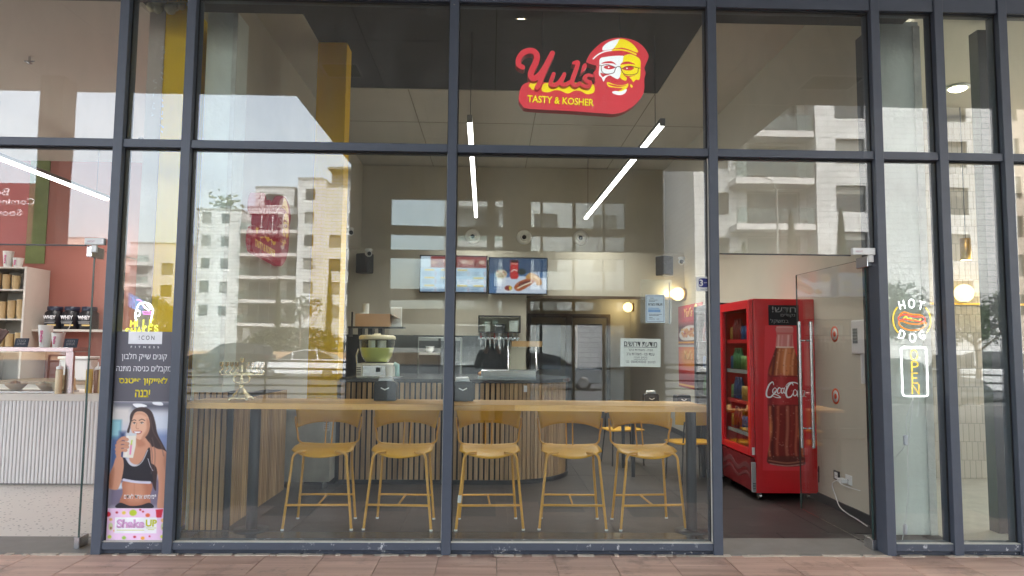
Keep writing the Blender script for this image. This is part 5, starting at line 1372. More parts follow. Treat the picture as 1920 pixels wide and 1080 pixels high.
# ================================================================ the hanging shop sign
def S(px, py): return ((px - 880) * .000805, (575 - py) * .000805)
def Sp(pts, n=5, smooth=True): return [S(*q) for q in (catmull(pts, n) if smooth else pts)]
sg = thing('shop_sign', "glowing red shop sign with a bearded capped face, hanging on a rod", 'sign', (.749, .45, 3.848))
M_sred = emission('sign_red_acrylic', (.74, .04, .06, 1), .07)
M_sside = mat('sign_red_side', rgb(176, 26, 34), rough=.5)
M_swhite = emission('sign_white_acrylic', (.92, .93, .95, 1), .09)
M_syel = emission('sign_yellow_acrylic', (1, .80, .01, 1), .08)
outline = [(205, 760), (235, 690), (300, 655), (400, 640), (520, 660), (700, 655), (850, 660), (985, 665), (1003, 600), (985, 540), (1012, 505), (1015, 462), (960, 445), (915, 425), (925, 380), (960, 320), (1020, 255), (1100, 192), (1200, 156), (1310, 150), (1430, 178), (1520, 240), (1572, 320), (1575, 365), (1545, 440), (1532, 480), (1545, 530), (1530, 600), (1530, 700), (1505, 785), (1430, 875), (1330, 945), (1220, 981), (1100, 978), (700, 957), (300, 942), (235, 910), (198, 850)]
P = Sp(outline, 3)
MB().prism(P, 0, .09).build('back_box', M_sside, sg)
MB().prism(P, -.003, -.0001).build('face_panel', M_sred, sg)
let = [([(232, 520), (190, 490), (195, 420), (250, 355), (330, 340), (378, 380), (375, 450), (335, 540), (318, 600), (345, 640), (400, 610), (460, 530), (510, 430), (545, 360)], (62, 76)),
       ([(545, 362), (500, 470), (455, 580), (415, 680), (385, 735)], (62, 58)),
       ([(560, 585), (535, 650), (530, 695), (570, 705), (620, 670), (660, 610)], (46, 52)), ([(672, 585), (645, 650), (640, 690), (680, 700), (730, 670)], (46, 50)),
       ([(770, 465), (815, 455), (800, 520), (765, 620), (755, 680), (790, 705), (835, 680)], (44, 56)),
       ([(965, 600), (920, 592), (885, 620), (905, 655), (945, 672), (930, 712), (885, 712), (850, 695)], (38, 50))]
body, fac = MB(), MB()
for k, (pts, w) in enumerate(let):
    Q = catmull(pts, 6, False); n = len(Q)
    W_ = [(w[0] + (w[1] - w[0]) * math.sin(PI * i / (n - 1))) * .000805 for i in range(n)]
    W_ = [x * .86 for x in W_]
    body.ribbon([S(*q) for q in Q], W_, -.055 - .0002 * k, .09); fac.ribbon([S(*q) for q in Q], [x * .98 for x in W_], -.0575 - .0002 * k, .0018)
ap = Sp([(885, 465), (905, 475), (905, 510), (875, 550), (845, 570), (855, 530), (862, 490)], 4)
body.prism(ap, -.056, .03); fac.prism(ap, -.0585, -.0565)
body.build('letters', M_sside, sg); fac.build('letter_faces', M_sred, sg)
yl = MB()
for k, q in enumerate(([(300, 700), (330, 655), (400, 632), (408, 690), (375, 730), (340, 738), (318, 712)], [(440, 745), (470, 665), (620, 655), (760, 650), (880, 655), (985, 668), (996, 748), (920, 775), (855, 742), (790, 738), (715, 771), (640, 742), (575, 738), (505, 762)])): yl.prism(Sp(q, 4), -.0040 - .0003 * k, -.0031)
yl.build('yellow_shadow', M_syel, sg)
wh, ye, rd, dk = MB(), MB(), MB(), MB()
white = [[(1085, 290), (1095, 245), (1150, 200), (1215, 175), (1272, 165), (1240, 215), (1205, 268), (1140, 288)],
         [(1058, 385), (1130, 362), (1200, 352), (1312, 352), (1300, 410), (1272, 450), (1280, 520), (1268, 580), (1240, 602), (1190, 578), (1160, 565), (1118, 590), (1096, 634), (1075, 590), (1046, 560), (1052, 470)],
         [(1185, 748), (1215, 735), (1275, 735), (1342, 712), (1322, 757), (1270, 777), (1215, 768)]]
yellow = [[(1272, 165), (1350, 180), (1420, 230), (1466, 298), (1440, 305), (1370, 278), (1290, 258), (1212, 268), (1240, 218)],
          [(1312, 352), (1370, 330), (1430, 345), (1486, 388), (1490, 470), (1480, 600), (1440, 606), (1412, 632), (1392, 604), (1350, 572), (1338, 616), (1300, 612), (1270, 580), (1282, 520), (1274, 450), (1300, 410)],
          [(1130, 645), (1150, 640), (1200, 660), (1260, 672), (1330, 662), (1356, 648), (1352, 690), (1300, 730), (1250, 738), (1300, 705), (1240, 698), (1160, 692), (1136, 672)],
          [(1378, 660), (1400, 668), (1406, 688), (1388, 692)]]
for k, q in enumerate(white): wh.prism(Sp(q, 4), -.0044 - .0002 * k, -.0031)
for k, q in enumerate(yellow): ye.prism(Sp(q, 4), -.0052 - .0002 * k, -.0045 if k == 1 else -.0031)
brim = catmull([(985, 388), (1030, 345), (1100, 308), (1190, 288)], 5, False); wh.ribbon([S(*q) for q in brim], .010, -.0046, .0014)
brim = catmull([(1190, 288), (1280, 282), (1370, 300), (1442, 330)], 5, False); ye.ribbon([S(*q) for q in brim], .012, -.0058, .0025)
for k, q in enumerate(([(1070, 440), (1110, 418), (1185, 412), (1232, 450), (1190, 436), (1120, 436)], [(1280, 446), (1305, 420), (1370, 412), (1434, 442), (1370, 436), (1310, 442)],
          [(1095, 478), (1130, 458), (1180, 460), (1215, 482), (1170, 500), (1125, 498)], [(1295, 490), (1335, 462), (1385, 464), (1420, 480), (1390, 505), (1335, 508)], [(1060, 540), (1110, 552), (1170, 550), (1115, 570), (1085, 585)],
          [(1300, 545), (1352, 570), (1440, 560), (1372, 580), (1345, 590)], [(1140, 660), (1200, 668), (1270, 678), (1345, 668), (1270, 690), (1190, 684)])): rd.prism(Sp(q, 4), -.0066 - .0001 * k, -.0060)
for q in (((1150, 478), 9), ((1345, 486), 8)):
    wh.prism([(S(*q[0])[0] + q[1] * .0008 * math.cos(a), S(*q[0])[1] + q[1] * .0008 * math.sin(a)) for a in np.linspace(0, 6.0, 9)], -.0078, -.0075)
for k, pts in enumerate(([(1045, 462), (1068, 462), (1075, 520), (1105, 548), (1160, 550), (1205, 535), (1222, 492), (1245, 468), (1275, 478), (1292, 520), (1325, 552), (1400, 556), (1455, 535), (1468, 485), (1490, 482)], [(1075, 462), (1140, 450), (1222, 478)], [(1290, 490), (1370, 462), (1466, 480)])):
    dk.ribbon([S(*q) for q in catmull(pts, 5, False)], .0062, -.0082 - .0002 * k, .0008)
wh.build('white_inlay', M_swhite, sg); ye.build('yellow_inlay', M_syel, sg); rd.build('red_feature', M_sred, sg); dk.build('spectacles', mat('spectacle_grey', rgb(120, 70, 70), rough=.4), sg)
tx = put('lettering', text_mesh('TASTY & KOSHER', .568, .062, bold=.022, m=M_syel), sg, (S(640, 850)[0], -.0048, S(640, 850)[1]), (0, .045, 0))
tx2 = put('lettering_edge', text_mesh('TASTY & KOSHER', .575, .066, bold=.045, depth=.0006, m=mat('sign_text_edge', rgb(150, 70, 20), rough=.5)), sg, (S(640, 850)[0], -.0034, S(640, 850)[1]), (0, .045, 0))
MB().tube([(.319, .04, .338), (.319, .04, 1.19)], .006, 8).tube([(-.35, .04, .05), (-.35, .04, 1.19)], .003, 6).build('hanging_rod', M_dark, sg)
ws = dup(sg, (-2.50, 2.62, 2.86), PI / 2, 'slanted red shop sign with a bearded face on the left inner wall', 1.25)
for c in list(ws.children):
    if c.name.startswith('hanging_rod'): bpy.data.objects.remove(c); continue
    mm_ = c.data.materials[0].name
    c.material_slots[0].link = 'OBJECT'
    c.material_slots[0].material = emission('added_glow_' + mm_, rgb(150, 36, 54) if 'red' in mm_ or 'side' in mm_ else (rgb(206, 160, 60) if 'yellow' in mm_ else rgb(190, 146, 140)), .045)  # faint glow put into the copy's colours, no lamp lights it

# ================================================================ papers on the glass
M_print = mat('black_print', rgb(40, 42, 52), rough=.6)
pl = thing('plastic_sleeve', 'clear plastic sleeve taped inside the glass above the job notice', 'sleeve', (1.262, .012, 1.895))
MB().box(-.122, 0, -.17, .122, .0015, .17).build('film', glass('plastic_film', tint=(.93, .94, .92, 1), f0=.12, rough=.15), pl)
MB().box(.10, -.001, -.17, .108, -.0002, .15).build('punched_strip', mat('grey_strip', rgb(120, 124, 126), rough=.4), pl)
ct = thing('certificate', 'blue bordered printed certificate inside the clear plastic sleeve', 'certificate', (1.255, .0085, 1.84))
MB().box(-.075, 0, -.108, .075, .002, .108).build('sheet', mat('bluish_paper', rgb(214, 226, 240), rough=.6, var=.02), ct)
fm = MB(); fm.box(-.068, -.0006, -.10, .068, -.0001, -.0975).box(-.068, -.0006, .0975, .068, -.0001, .10).box(-.068, -.0006, -.097, -.0655, -.0001, .097).box(.0655, -.0006, -.097, .068, -.0001, .097); fm.build('border', mat('dark_blue_print', rgb(50, 70, 120), rough=.6), ct)
bl = MB().box(-.055, -.0006, -.028, .04, -.0001, -.006).box(-.055, -.0006, .0, .03, -.0001, .006); bl.build('blue_band', mat('pale_blue_print', rgb(130, 170, 220), rough=.6), ct)
ln = MB()
for k, (z, a, b) in enumerate(((.08, -.04, -.01), (.065, -.05, .02), (.055, -.05, .0), (-.045, -.05, .05), (-.055, -.05, .03), (-.07, -.05, -.02), (-.082, -.05, -.005), (-.082, .01, .03))): ln.box(a, -.0006, z, b, -.0001, z + .003)
ln.build('print_line', M_print, ct); text('heading', heb('תעודת כשרות'), ct, 0, -.0002, .032, w=.11, h=.018, m=M_print, bold=.02, depth=.0006)
jn = thing('job_notice', 'white Hebrew job notice taped inside the glass, right of centre', 'notice', (1.139, .0085, 1.50)); jn.rotation_euler = (0, .012, 0)
MB().box(-.155, 0, -.108, .155, .002, .108).build('sheet', M_paper, jn)
text('heading', heb('מודעת דרושים'), jn, 0, -.0002, .066, w=.255, h=.036, m=M_print, bold=.008, depth=.0006)
MB().box(-.128, -.0006, .040, .128, -.0001, .0435).build('underline', M_print, jn)
for s, z, w in ((heb('טבח - משמרות בוקר'), .018, .19), (heb('עובדי פס - משמרות ערב'), -.012, .215), (heb('ניסיון חובה'), -.040, .10)): text('text_line', s, jn, 0, -.0002, z, w=w, h=.019, m=M_print, depth=.0006)
text('text_line', heb('לפרטים:') , jn, .085, -.0002, -.070, w=.06, h=.019, m=M_print, depth=.0006); text('text_line', '0508343543', jn, -.015, -.0002, -.070, w=.115, h=.018, m=M_print, depth=.0006); text('text_line', heb('בני'), jn, -.10, -.0002, -.070, w=.025, h=.016, m=M_print, depth=.0006)
MB().box(-.051, -.0006, -.055, .051, -.0001, -.0525).build('underline', M_print, jn)
st_ = thing('door_sticker', 'white sticker with a dark blue number three badge on the glass by the mullion', 'sticker', (1.628, -.0068, 2.035))
MB().box(-.055, 0, -.056, .055, .001, .056).build('sheet', M_white, st_)
MB().prism(catmull([(-.03, -.03), (.03, -.03), (.036, .0), (.03, .034), (-.03, .034), (-.036, 0)], 4), -.0006, -.0001).build('badge', mat('navy_print', rgb(40, 48, 120), rough=.5), st_, (0, 0, .006))
text('numeral', '3', st_, -.018, -.0008, .008, h=.052, m=M_white, bold=.03, depth=.0008); text('small_print', 'SAFE', st_, .016, -.0008, .010, w=.026, h=.009, m=M_white, depth=.0006); text('small_print', heb('כניסה'), st_, 0, -.0003, -.043, w=.05, h=.011, m=M_print, depth=.0006)

# ================================================================ the tall poster beside the milkshake shop
po = thing('window_poster', 'tall printed window poster of a smiling woman in black sports top holding a shake', 'poster', (0, -.0062, 0))
PX0, PX1 = -2.833, -2.400
MB().box(PX0, -.0008, .089, PX1, 0, 1.623).build('film', mat('poster_white', rgb(235, 232, 236), rough=.4), po)
box_obj('grey_panel', mat('poster_grey', rgb(92, 90, 100), rough=.45, var=.02), po, PX0, -.0014, 1.10, PX1, -.00085, 1.623)
M_pw = mat('poster_white_print', rgb(240, 240, 244), rough=.45); M_py = mat('poster_yellow_print', rgb(246, 226, 50), rough=.45); M_pk = mat('poster_black_print', rgb(36, 36, 42), rough=.45)
cx = (PX0 + PX1) / 2
box_obj('logo_box', M_pw, po, cx - .125, -.0019, 1.53, cx + .125, -.00145, 1.6225)
text('lettering', '!CON', po, cx + .01, -.00195, 1.577, w=.115, h=.032, m=M_pk, depth=.0005, spacing=1.5)
text('lettering', 'FITNESS', po, cx + .0, -.0015, 1.507, w=.21, h=.016, m=M_pw, depth=.0005, spacing=2.4, bold=.01)
for s, z, w, h, m, bo in ((heb('קונים שייק חלבון'), 1.432, .335, .062, M_pw, .0), (heb('מקבלים כניסה מתנה'), 1.342, .405, .062, M_pw, .0), (heb('לאייקון פיטנס'), 1.252, .36, .062, M_py, .03), (heb('יבנה'), 1.160, .11, .055, M_py, .03)):
    text('lettering', s, po, cx, -.0015, z, w=w, h=h, m=m, depth=.0005, bold=bo)
# photograph: painted in units of the crop (left edge slants from 90 to 40, 412 wide, 55 to 772)
PH0, PH1 = .318, 1.0985
def pm(px, py):
    v = (py - 55) / 717.0; u = px / 412.0
    return (PX0 + (PX1 - PX0) * u, -.0010, PH1 - (PH1 - PH0) * v)
def q_(pts): return [(x - (90 - 50 * (y - 55) / 717.0), y) for x, y in pts]
p = Print(0, 55, 412, 772, 110, 190, (206, 206, 214))
p.rect(0, 55, 412, 110, (90, 92, 108), soft=50); p.poly(q_([(230, 70), (290, 68), (330, 85), (260, 95)]), (245, 246, 250)); p.poly(q_([(370, 56), (430, 56), (440, 78), (380, 74)]), (245, 246, 250))
p.rect(250, 130, 412, 330, (214, 220, 232), soft=60); p.rect(0, 90, 130, 200, (222, 216, 212), soft=50); p.rect(0, 178, 70, 310, (120, 176, 196), soft=14); p.rect(8, 186, 60, 290, (156, 206, 216), soft=16)
p.rect(0, 300, 110, 560, (84, 108, 156), soft=40); p.rect(60, 260, 100, 560, (60, 76, 120), soft=30); p.rect(310, 260, 412, 420, (110, 130, 180), .8, soft=60); p.rect(0, 560, 412, 772, (120, 112, 134), soft=60); p.poly(q_([(70, 640), (150, 600), (150, 640)]), (200, 214, 230), soft=14)
HAIR = (62, 46, 46); SK = (206, 150, 122); SK2 = (178, 116, 90); SK3 = (226, 178, 150)
p.poly(q_([(205, 200), (212, 140), (250, 100), (310, 92), (360, 120), (385, 190), (400, 270), (440, 350), (470, 420), (440, 470), (400, 520), (385, 600), (380, 655), (360, 620), (350, 560), (330, 470), (330, 380), (300, 300), (240, 160), (215, 210), (200, 265), (186, 255)]), HAIR, soft=5)
p.poly(q_([(300, 290), (340, 330), (390, 370), (440, 380), (470, 410), (480, 470), (470, 560), (465, 660), (455, 772), (390, 772), (400, 640), (395, 540), (370, 480), (250, 440), (230, 400), (255, 330)]), SK, soft=5)       # shoulder, right arm
p.poly(q_([(455, 400), (476, 450), (470, 560), (460, 770), (438, 770), (450, 560), (440, 450)]), SK2, .7, soft=16)
p.poly(q_([(240, 290), (300, 300), (330, 370), (320, 440), (250, 480), (200, 450), (210, 380)]), SK, soft=6); p.poly(q_([(250, 300), (300, 320), (310, 350), (260, 360)]), SK2, .6, soft=18)
p.poly(q_([(160, 590), (345, 600), (340, 690), (335, 750), (240, 765), (130, 745), (150, 670)]), SK2, soft=5); p.poly(q_([(180, 600), (290, 605), (285, 720), (190, 720)]), SK, .8, soft=40); p.line(q_([(232, 610), (228, 720)]), 5, SK2, .7, soft=10)
p.poly(q_([(110, 772), (130, 735), (200, 756), (270, 752), (335, 735), (350, 772)]), (40, 38, 46), soft=4)
p.poly(q_([(160, 430), (200, 480), (240, 490), (290, 450), (325, 380), (345, 370), (350, 460), (360, 560), (340, 602), (160, 585), (142, 545), (150, 500)]), (38, 36, 44), soft=4)
p.line(q_([(182, 440), (210, 482), (250, 488), (292, 455), (328, 382)]), 5, (206, 204, 214), soft=3); p.line(q_([(330, 440), (345, 490), (362, 520)]), 4, (206, 204, 214), soft=3)
p.line(q_([(158, 582), (240, 596), (340, 600)]), 17, (206, 206, 222), soft=4, smooth=True)
p.poly(q_([(110, 430), (150, 432), (160, 480), (148, 560), (120, 640), (80, 648), (50, 630), (56, 560), (85, 490)]), SK, soft=5); p.poly(q_([(60, 560), (84, 500), (95, 520), (80, 630), (56, 630)]), SK2, .7, soft=14)
p.poly(q_([(216, 190), (225, 140), (265, 120), (320, 130), (345, 180), (345, 230), (325, 280), (285, 310), (255, 305), (225, 270), (212, 230)]), SK3, soft=5)     # face
p.poly(q_([(325, 170), (348, 190), (345, 240), (322, 285), (285, 312), (300, 280), (325, 240)]), SK2, .7, soft=18); p.poly(q_([(226, 150), (262, 124), (318, 136), (330, 160), (280, 140)]), SK2, .35, soft=14)
p.poly(q_([(210, 180), (222, 136), (262, 100), (320, 100), (365, 140), (372, 230), (380, 330), (360, 360), (345, 300), (350, 220), (335, 150), (290, 118), (245, 130), (222, 180), (206, 240), (200, 262), (192, 250)]), HAIR, soft=5)
for a in ([(350, 160), (372, 260), (420, 340), (440, 420)], [(362, 300), (380, 400), (372, 520)], [(345, 320), (360, 420), (350, 540)]): p.line(q_(a), 6, (104, 82, 78), .6, soft=8)
p.line(q_([(222, 186), (236, 178), (250, 182)]), 5, (50, 36, 34), .9, soft=3); p.line(q_([(272, 182), (292, 174), (312, 182)]), 5, (50, 36, 34), .9, soft=3)
p.oval(*q_([(238, 202)])[0], 9, 4.5, (240, 236, 232)); p.oval(*q_([(292, 200)])[0], 10, 4.5, (240, 236, 232)); p.oval(*q_([(238, 201)])[0], 5, 4.5, (40, 26, 24)); p.oval(*q_([(291, 199)])[0], 5, 4.5, (40, 26, 24))
p.line(q_([(227, 200), (238, 194), (250, 200)]), 3, (36, 24, 24), .9, soft=2); p.line(q_([(280, 198), (292, 192), (306, 199)]), 3, (36, 24, 24), .9, soft=2)
p.line(q_([(256, 200), (250, 228), (256, 238), (268, 238)]), 4, SK2, .8, soft=5); p.poly(q_([(230, 256), (256, 252), (290, 254), (282, 270), (258, 276), (238, 268)]), (176, 84, 84), soft=3); p.poly(q_([(236, 258), (258, 256), (282, 258), (272, 267), (256, 269), (242, 265)]), (246, 242, 240), soft=2)
p.poly(q_([(180, 282), (250, 278), (246, 350), (225, 436), (154, 432), (160, 380)]), (232, 226, 214), soft=4, smooth=False); p.poly(q_([(178, 270), (252, 268), (252, 284), (180, 288)]), (206, 210, 216), soft=4, smooth=False); p.line(q_([(192, 290), (176, 420)]), 12, (246, 242, 236), .7, soft=10)
p.line(q_([(214, 345), (206, 408)]), 13, (232, 130, 180), .9, soft=4); p.line(q_([(220, 318), (214, 345)]), 10, (190, 210, 80), .9, soft=4)
for k, pts in enumerate(([(186, 312), (150, 306), (122, 330)], [(190, 340), (150, 332), (112, 352)], [(188, 362), (150, 358), (110, 378)], [(176, 384), (146, 384), (112, 402)])): p.line(q_(pts), 23, SK2, .8, soft=3); p.line(q_(pts), 18, SK, soft=4)
p.poly(q_([(112, 340), (140, 340), (140, 430), (112, 436), (106, 390)]), SK, soft=5); p.line(q_([(150, 300), (172, 296)]), 14, SK, soft=4)
p.build('photograph', print_mat('gloss_print'), po, pm)
text('lettering', heb('*מימוש אחד לאדם'), po, cx + .02, -.0016, .405, w=.235, h=.036, m=M_pw, depth=.0005, bold=.012)
p = Print(0, 0, 420, 210, 84, 42, (240, 206, 236))
for k, (x, y, r, c) in enumerate(((70, 28, 9, (196, 40, 60)), (235, 10, 8, (196, 40, 60)), (255, 22, 8, (196, 40, 60)), (185, 30, 26, (196, 214, 60)), (290, 46, 16, (230, 110, 70)), (120, 30, 14, (240, 210, 90)), (400, 80, 16, (240, 190, 120)), (30, 75, 12, (240, 190, 120)), (28, 190, 14, (200, 214, 70)), (130, 196, 14, (150, 190, 70)), (205, 190, 10, (196, 40, 60)), (262, 198, 14, (240, 170, 60)), (310, 186, 7, (196, 40, 60)), (400, 188, 14, (210, 220, 80)), (60, 150, 8, (240, 170, 60)), (8, 40, 20, (210, 40, 60)))): p.oval(x, y, r, r * .8, c)
for x in (32, 402): p.oval(x, 122, 14, 24, (236, 236, 190)); p.oval(x, 122, 16, 26, (120, 150, 60), .25); p.oval(x + 2, 132, 7, 8, (150, 90, 50))
p.poly([(345, 8), (398, 4), (388, 60), (352, 62)], (214, 40, 66), smooth=False)
p.build('fruit_band', MATS['gloss_print'], po, lambda X, Y: (PX0 + (PX1 - PX0) * X / 420, -.0010, .3175 - (.3175 - .0895) * Y / 210))
box_obj('brand_box', M_pw, po, PX0 + .062, -.0016, .137, PX1 - .065, -.0011, .252)
text('lettering', 'Shake', po, PX0 + .178, -.0017, .207, w=.205, h=.064, m=mat('poster_pink_print', rgb(226, 176, 220), rough=.45), depth=.0005, bold=.055)
text('lettering', 'UP', po, PX0 + .328, -.0017, .211, w=.082, h=.052, m=mat('poster_lime_print', rgb(206, 210, 50), rough=.45), depth=.0005, bold=.04)
for (a, b, z) in ((.078, .28, .158), (.292, .366, .174), (.305, .352, .162)): box_obj('rule_line', MATS['poster_lime_print'], po, PX0 + a, -.0021, z, PX0 + b, -.00165, z + .004)

# ================================================================ neon signs
def neon(name, c, s): return emission(name, c, s)
N_w = neon('neon_white', (1, 1, 1, 1), .34); N_y = neon('neon_yellow', (1, .62, .06, 1), .14); N_o = neon('neon_orange', (1, .30, .03, 1), .115); N_r = neon('neon_red', (1, .12, .08, 1), .11); N_p = neon('neon_pink', (1, .35, .85, 1), .12); N_l = neon('neon_lemon', (1, .95, .10, 1), .12)
M_acr = glass('acrylic_backing', tint=(.97, .98, .98, 1), f0=.02)
def tubes(t, name, paths, m, r=.006):
    mb = MB()
    for pts, closed in paths: mb.tube([(x, 0, z) for x, z in pts], r, 7, True, closed)
    return mb.build(name, m, t)
GL = {'H': [[(0, 0), (0, 1)], [(.7, 0), (.7, 1)], [(0, .5), (.7, .5)]], 'T': [[(0, 1), (.8, 1)], [(.4, 1), (.4, 0)]], 'P': [[(0, 0), (0, 1), (.45, 1), (.65, .88), (.65, .62), (.45, .5), (0, .5)]], 'E': [[(.6, 1), (0, 1), (0, 0), (.6, 0)], [(0, .5), (.5, .5)]], 'N': [[(0, 0), (0, 1), (.7, 0), (.7, 1)]],
      'O': 'o', 'D': [[(0, 0), (0, 1), (.3, 1), (.62, .8), (.68, .5), (.62, .2), (.3, 0), (0, 0)]], 'G': [[(.66, .85), (.4, 1), (.1, .82), (0, .5), (.1, .18), (.4, 0), (.66, .16), (.68, .45), (.4, .45)]], 'M': [[(0, 0), (.05, 1), (.4, .4), (.75, 1), (.8, 0)]], 'I': [[(0, 0), (0, 1)]], 'L': [[(0, 1), (0, 0), (.5, 0)]], 'K': [[(0, 0), (0, 1)], [(.6, 1), (0, .45), (.6, 0)]], 'S': [[(.62, .85), (.35, 1), (.05, .85), (.1, .6), (.55, .42), (.62, .15), (.3, 0), (0, .14)]], 'A': [[(0, 0), (.35, 1), (.7, 0)], [(.14, .38), (.56, .38)]]}
def glyph(ch, cx, cz, h, w=None, rot=0.0):
    w = w or h; G = GL[ch]; out = []
    if G == 'o': G = [[(.36 + .36 * math.cos(a), .5 + .5 * math.sin(a)) for a in np.linspace(0, 2 * PI, 20)]]
    for st in G:
        pts = []
        for x, z in st:
            X, Z = (x - .36) * w, (z - .5) * h; pts.append((cx + X * math.cos(rot) - Z * math.sin(rot), cz + X * math.sin(rot) + Z * math.cos(rot)))
        out.append((pts, False))
    return out
hd_ = thing('neon_sign', 'round hot dog neon sign with yellow ring behind the glass right of the door', 'neon sign', (3.291, .05, 1.775))
MB().lathe([(0, .0), (.158, .0), (.158, .006), (0, .006)], 32).build('backing', M_acr, hd_, (0, .012, 0), (PI / 2, 0, 0))
tubes(hd_, 'white_letters', glyph('H', -.075, .118, .062, .055, .22) + glyph('O', 0.002, .130, .066, .060) + glyph('T', .075, .116, .062, .055, -.28) + glyph('D', -.082, -.115, .062, .058, -.30) + glyph('O', 0, -.138, .064, .062) + glyph('G', .078, -.118, .062, .058, .22), N_w, .0048)
tubes(hd_, 'yellow_ring', [([(.150 * math.cos(a), .150 * math.sin(a)) for a in np.linspace(-.72, .72, 16)], False), ([(-.150 * math.cos(a), .150 * math.sin(a)) for a in np.linspace(-.72, .72, 16)], False)], N_y, .0055)
tubes(hd_, 'top_bun', [(catmull([(-.098, .035), (-.06, .062), (0, .045), (.06, .042), (.09, .03)], 5, False), False)], N_o)
tubes(hd_, 'sausage', [(catmull([(-.105, .02), (-.06, .042), (.02, .026), (.088, .026), (.105, .008), (.09, -.012), (.02, -.004), (-.06, .006), (-.098, -.004)], 4), True)], N_r)
tubes(hd_, 'mustard_line', [(catmull([(-.068, .014), (-.045, .028), (-.03, .006), (-.008, .014), (.005, -.008), (.028, .004), (.05, -.008), (.075, .010)], 4, False), False)], N_l, .0045)
tubes(hd_, 'lower_bun', [(catmull([(-.105, -.02), (-.09, -.05), (-.03, -.078), (.05, -.076), (.105, -.045), (.108, -.018), (.05, -.032), (-.03, -.026), (-.08, -.008)], 4), True)], N_o)
MB().tube([(-.06, .0, -.205), (-.06, .02, -.205)], .016, 10).tube([(.06, .0, -.205), (.06, .02, -.205)], .016, 10).build('suction_cup', M_acr, hd_)
op = thing('neon_sign', 'upright open neon sign in yellow letters inside a white rounded frame', 'neon sign', (3.298, .05, 1.372))
box_obj('backing', M_acr, op, -.115, .012, -.20, .115, .018, .20)
rr = []
for cx_, cz_, a0 in ((.075, .165, 0), (-.075, .165, PI / 2), (-.075, -.165, PI), (.075, -.165, 1.5 * PI)): rr += [(cx_ + .025 * math.cos(a0 + q), cz_ + .025 * math.sin(a0 + q)) for q in np.linspace(0, PI / 2, 5)]
tubes(op, 'white_frame', [(rr, True)], N_w, .0066)
tubes(op, 'yellow_letters', glyph('O', 0, .130, .078, .072) + glyph('P', .006, .038, .078, .072) + glyph('E', .006, -.05, .076, .072) + glyph('N', .004, -.135, .078, .075), N_y, .0058)
for x in (-.02, .03): MB().tube([(x, .005, -.2), (x - .01, .01, -.35)], .002, 5).build('wire', M_white, op)
cab = thing('power_cable', 'white cable with inline switches hanging from the neon sign to the floor', 'cable', (3.298, .08, 0))
MB().tube(catmull([(.0, 0, 1.17), (-.03, 0, .95), (-.05, .02, .7), (-.07, 0, .4), (-.115, .03, .03)], 6, False), .0035, 6).tube(catmull([(.0, 0, 1.17), (-.06, 0, 1.0), (-.07, 0, .82), (-.13, .05, .70)], 6, False), .0035, 6).build('wire', M_white, cab)
MB().box(-.09, -.012, .80, -.055, .012, .88, b=.008).box(-.115, -.012, .12, -.085, .012, .2, b=.008).build('inline_switch', mat('grey_switch', rgb(190, 190, 200), rough=.4), cab)
mk = thing('neon_sign', 'milk shakes neon sign with pink straw above the tall poster', 'neon sign', (-2.665, .05, 1.745))
box_obj('backing', M_acr, mk, -.10, .012, -.20, .095, .017, .13)
tubes(mk, 'white_cream', [(catmull([(-.055, .05), (-.04, .09), (-.005, .10), (.03, .095), (.055, .075), (.07, .04)], 5, False), False), (catmull([(-.015, .09), (.01, .06), (.04, .04)], 4, False), False), (catmull([(.01, .10), (.035, .07), (.06, .05)], 4, False), False), (catmull([(.07, .04), (.062, 0), (.055, -.05)], 3, False), False), (catmull([(-.055, .05), (-.065, .0), (-.05, -.04)], 3, False), False), (catmull([(-.055, .045), (-.03, .03), (-.035, .0), (-.055, .0)], 4, False), False)], N_w, .0055)
tubes(mk, 'pink_straw', [(catmull([(-.06, .12), (-.035, .118), (-.012, .09), (.0, .06)], 5, False), False), ([(-.01, .03), (.06, .03), (.055, .012), (.0, .012)], True), (catmull([(-.03, -.15), (-.035, -.18), (-.05, -.19)], 4, False), False), (catmull([(.02, -.15), (.015, -.18), (.0, -.19)], 4, False), False)], N_p, .0055)
tubes(mk, 'lemon_letters', sum([glyph(c_, -.08 + k * .048, -.062 + .004 * k, .05, .042) for k, c_ in enumerate('MILK')], []) + sum([glyph(c_, -.115 + k * .043, -.122 + .005 * k, .048, .040) for k, c_ in enumerate('SHAKES')], []), N_l, .0062)
for x in (-.10, .095): MB().tube([(x, 0, .15), (x, .02, .15)], .016, 10).build('suction_cup', M_acr, mk)

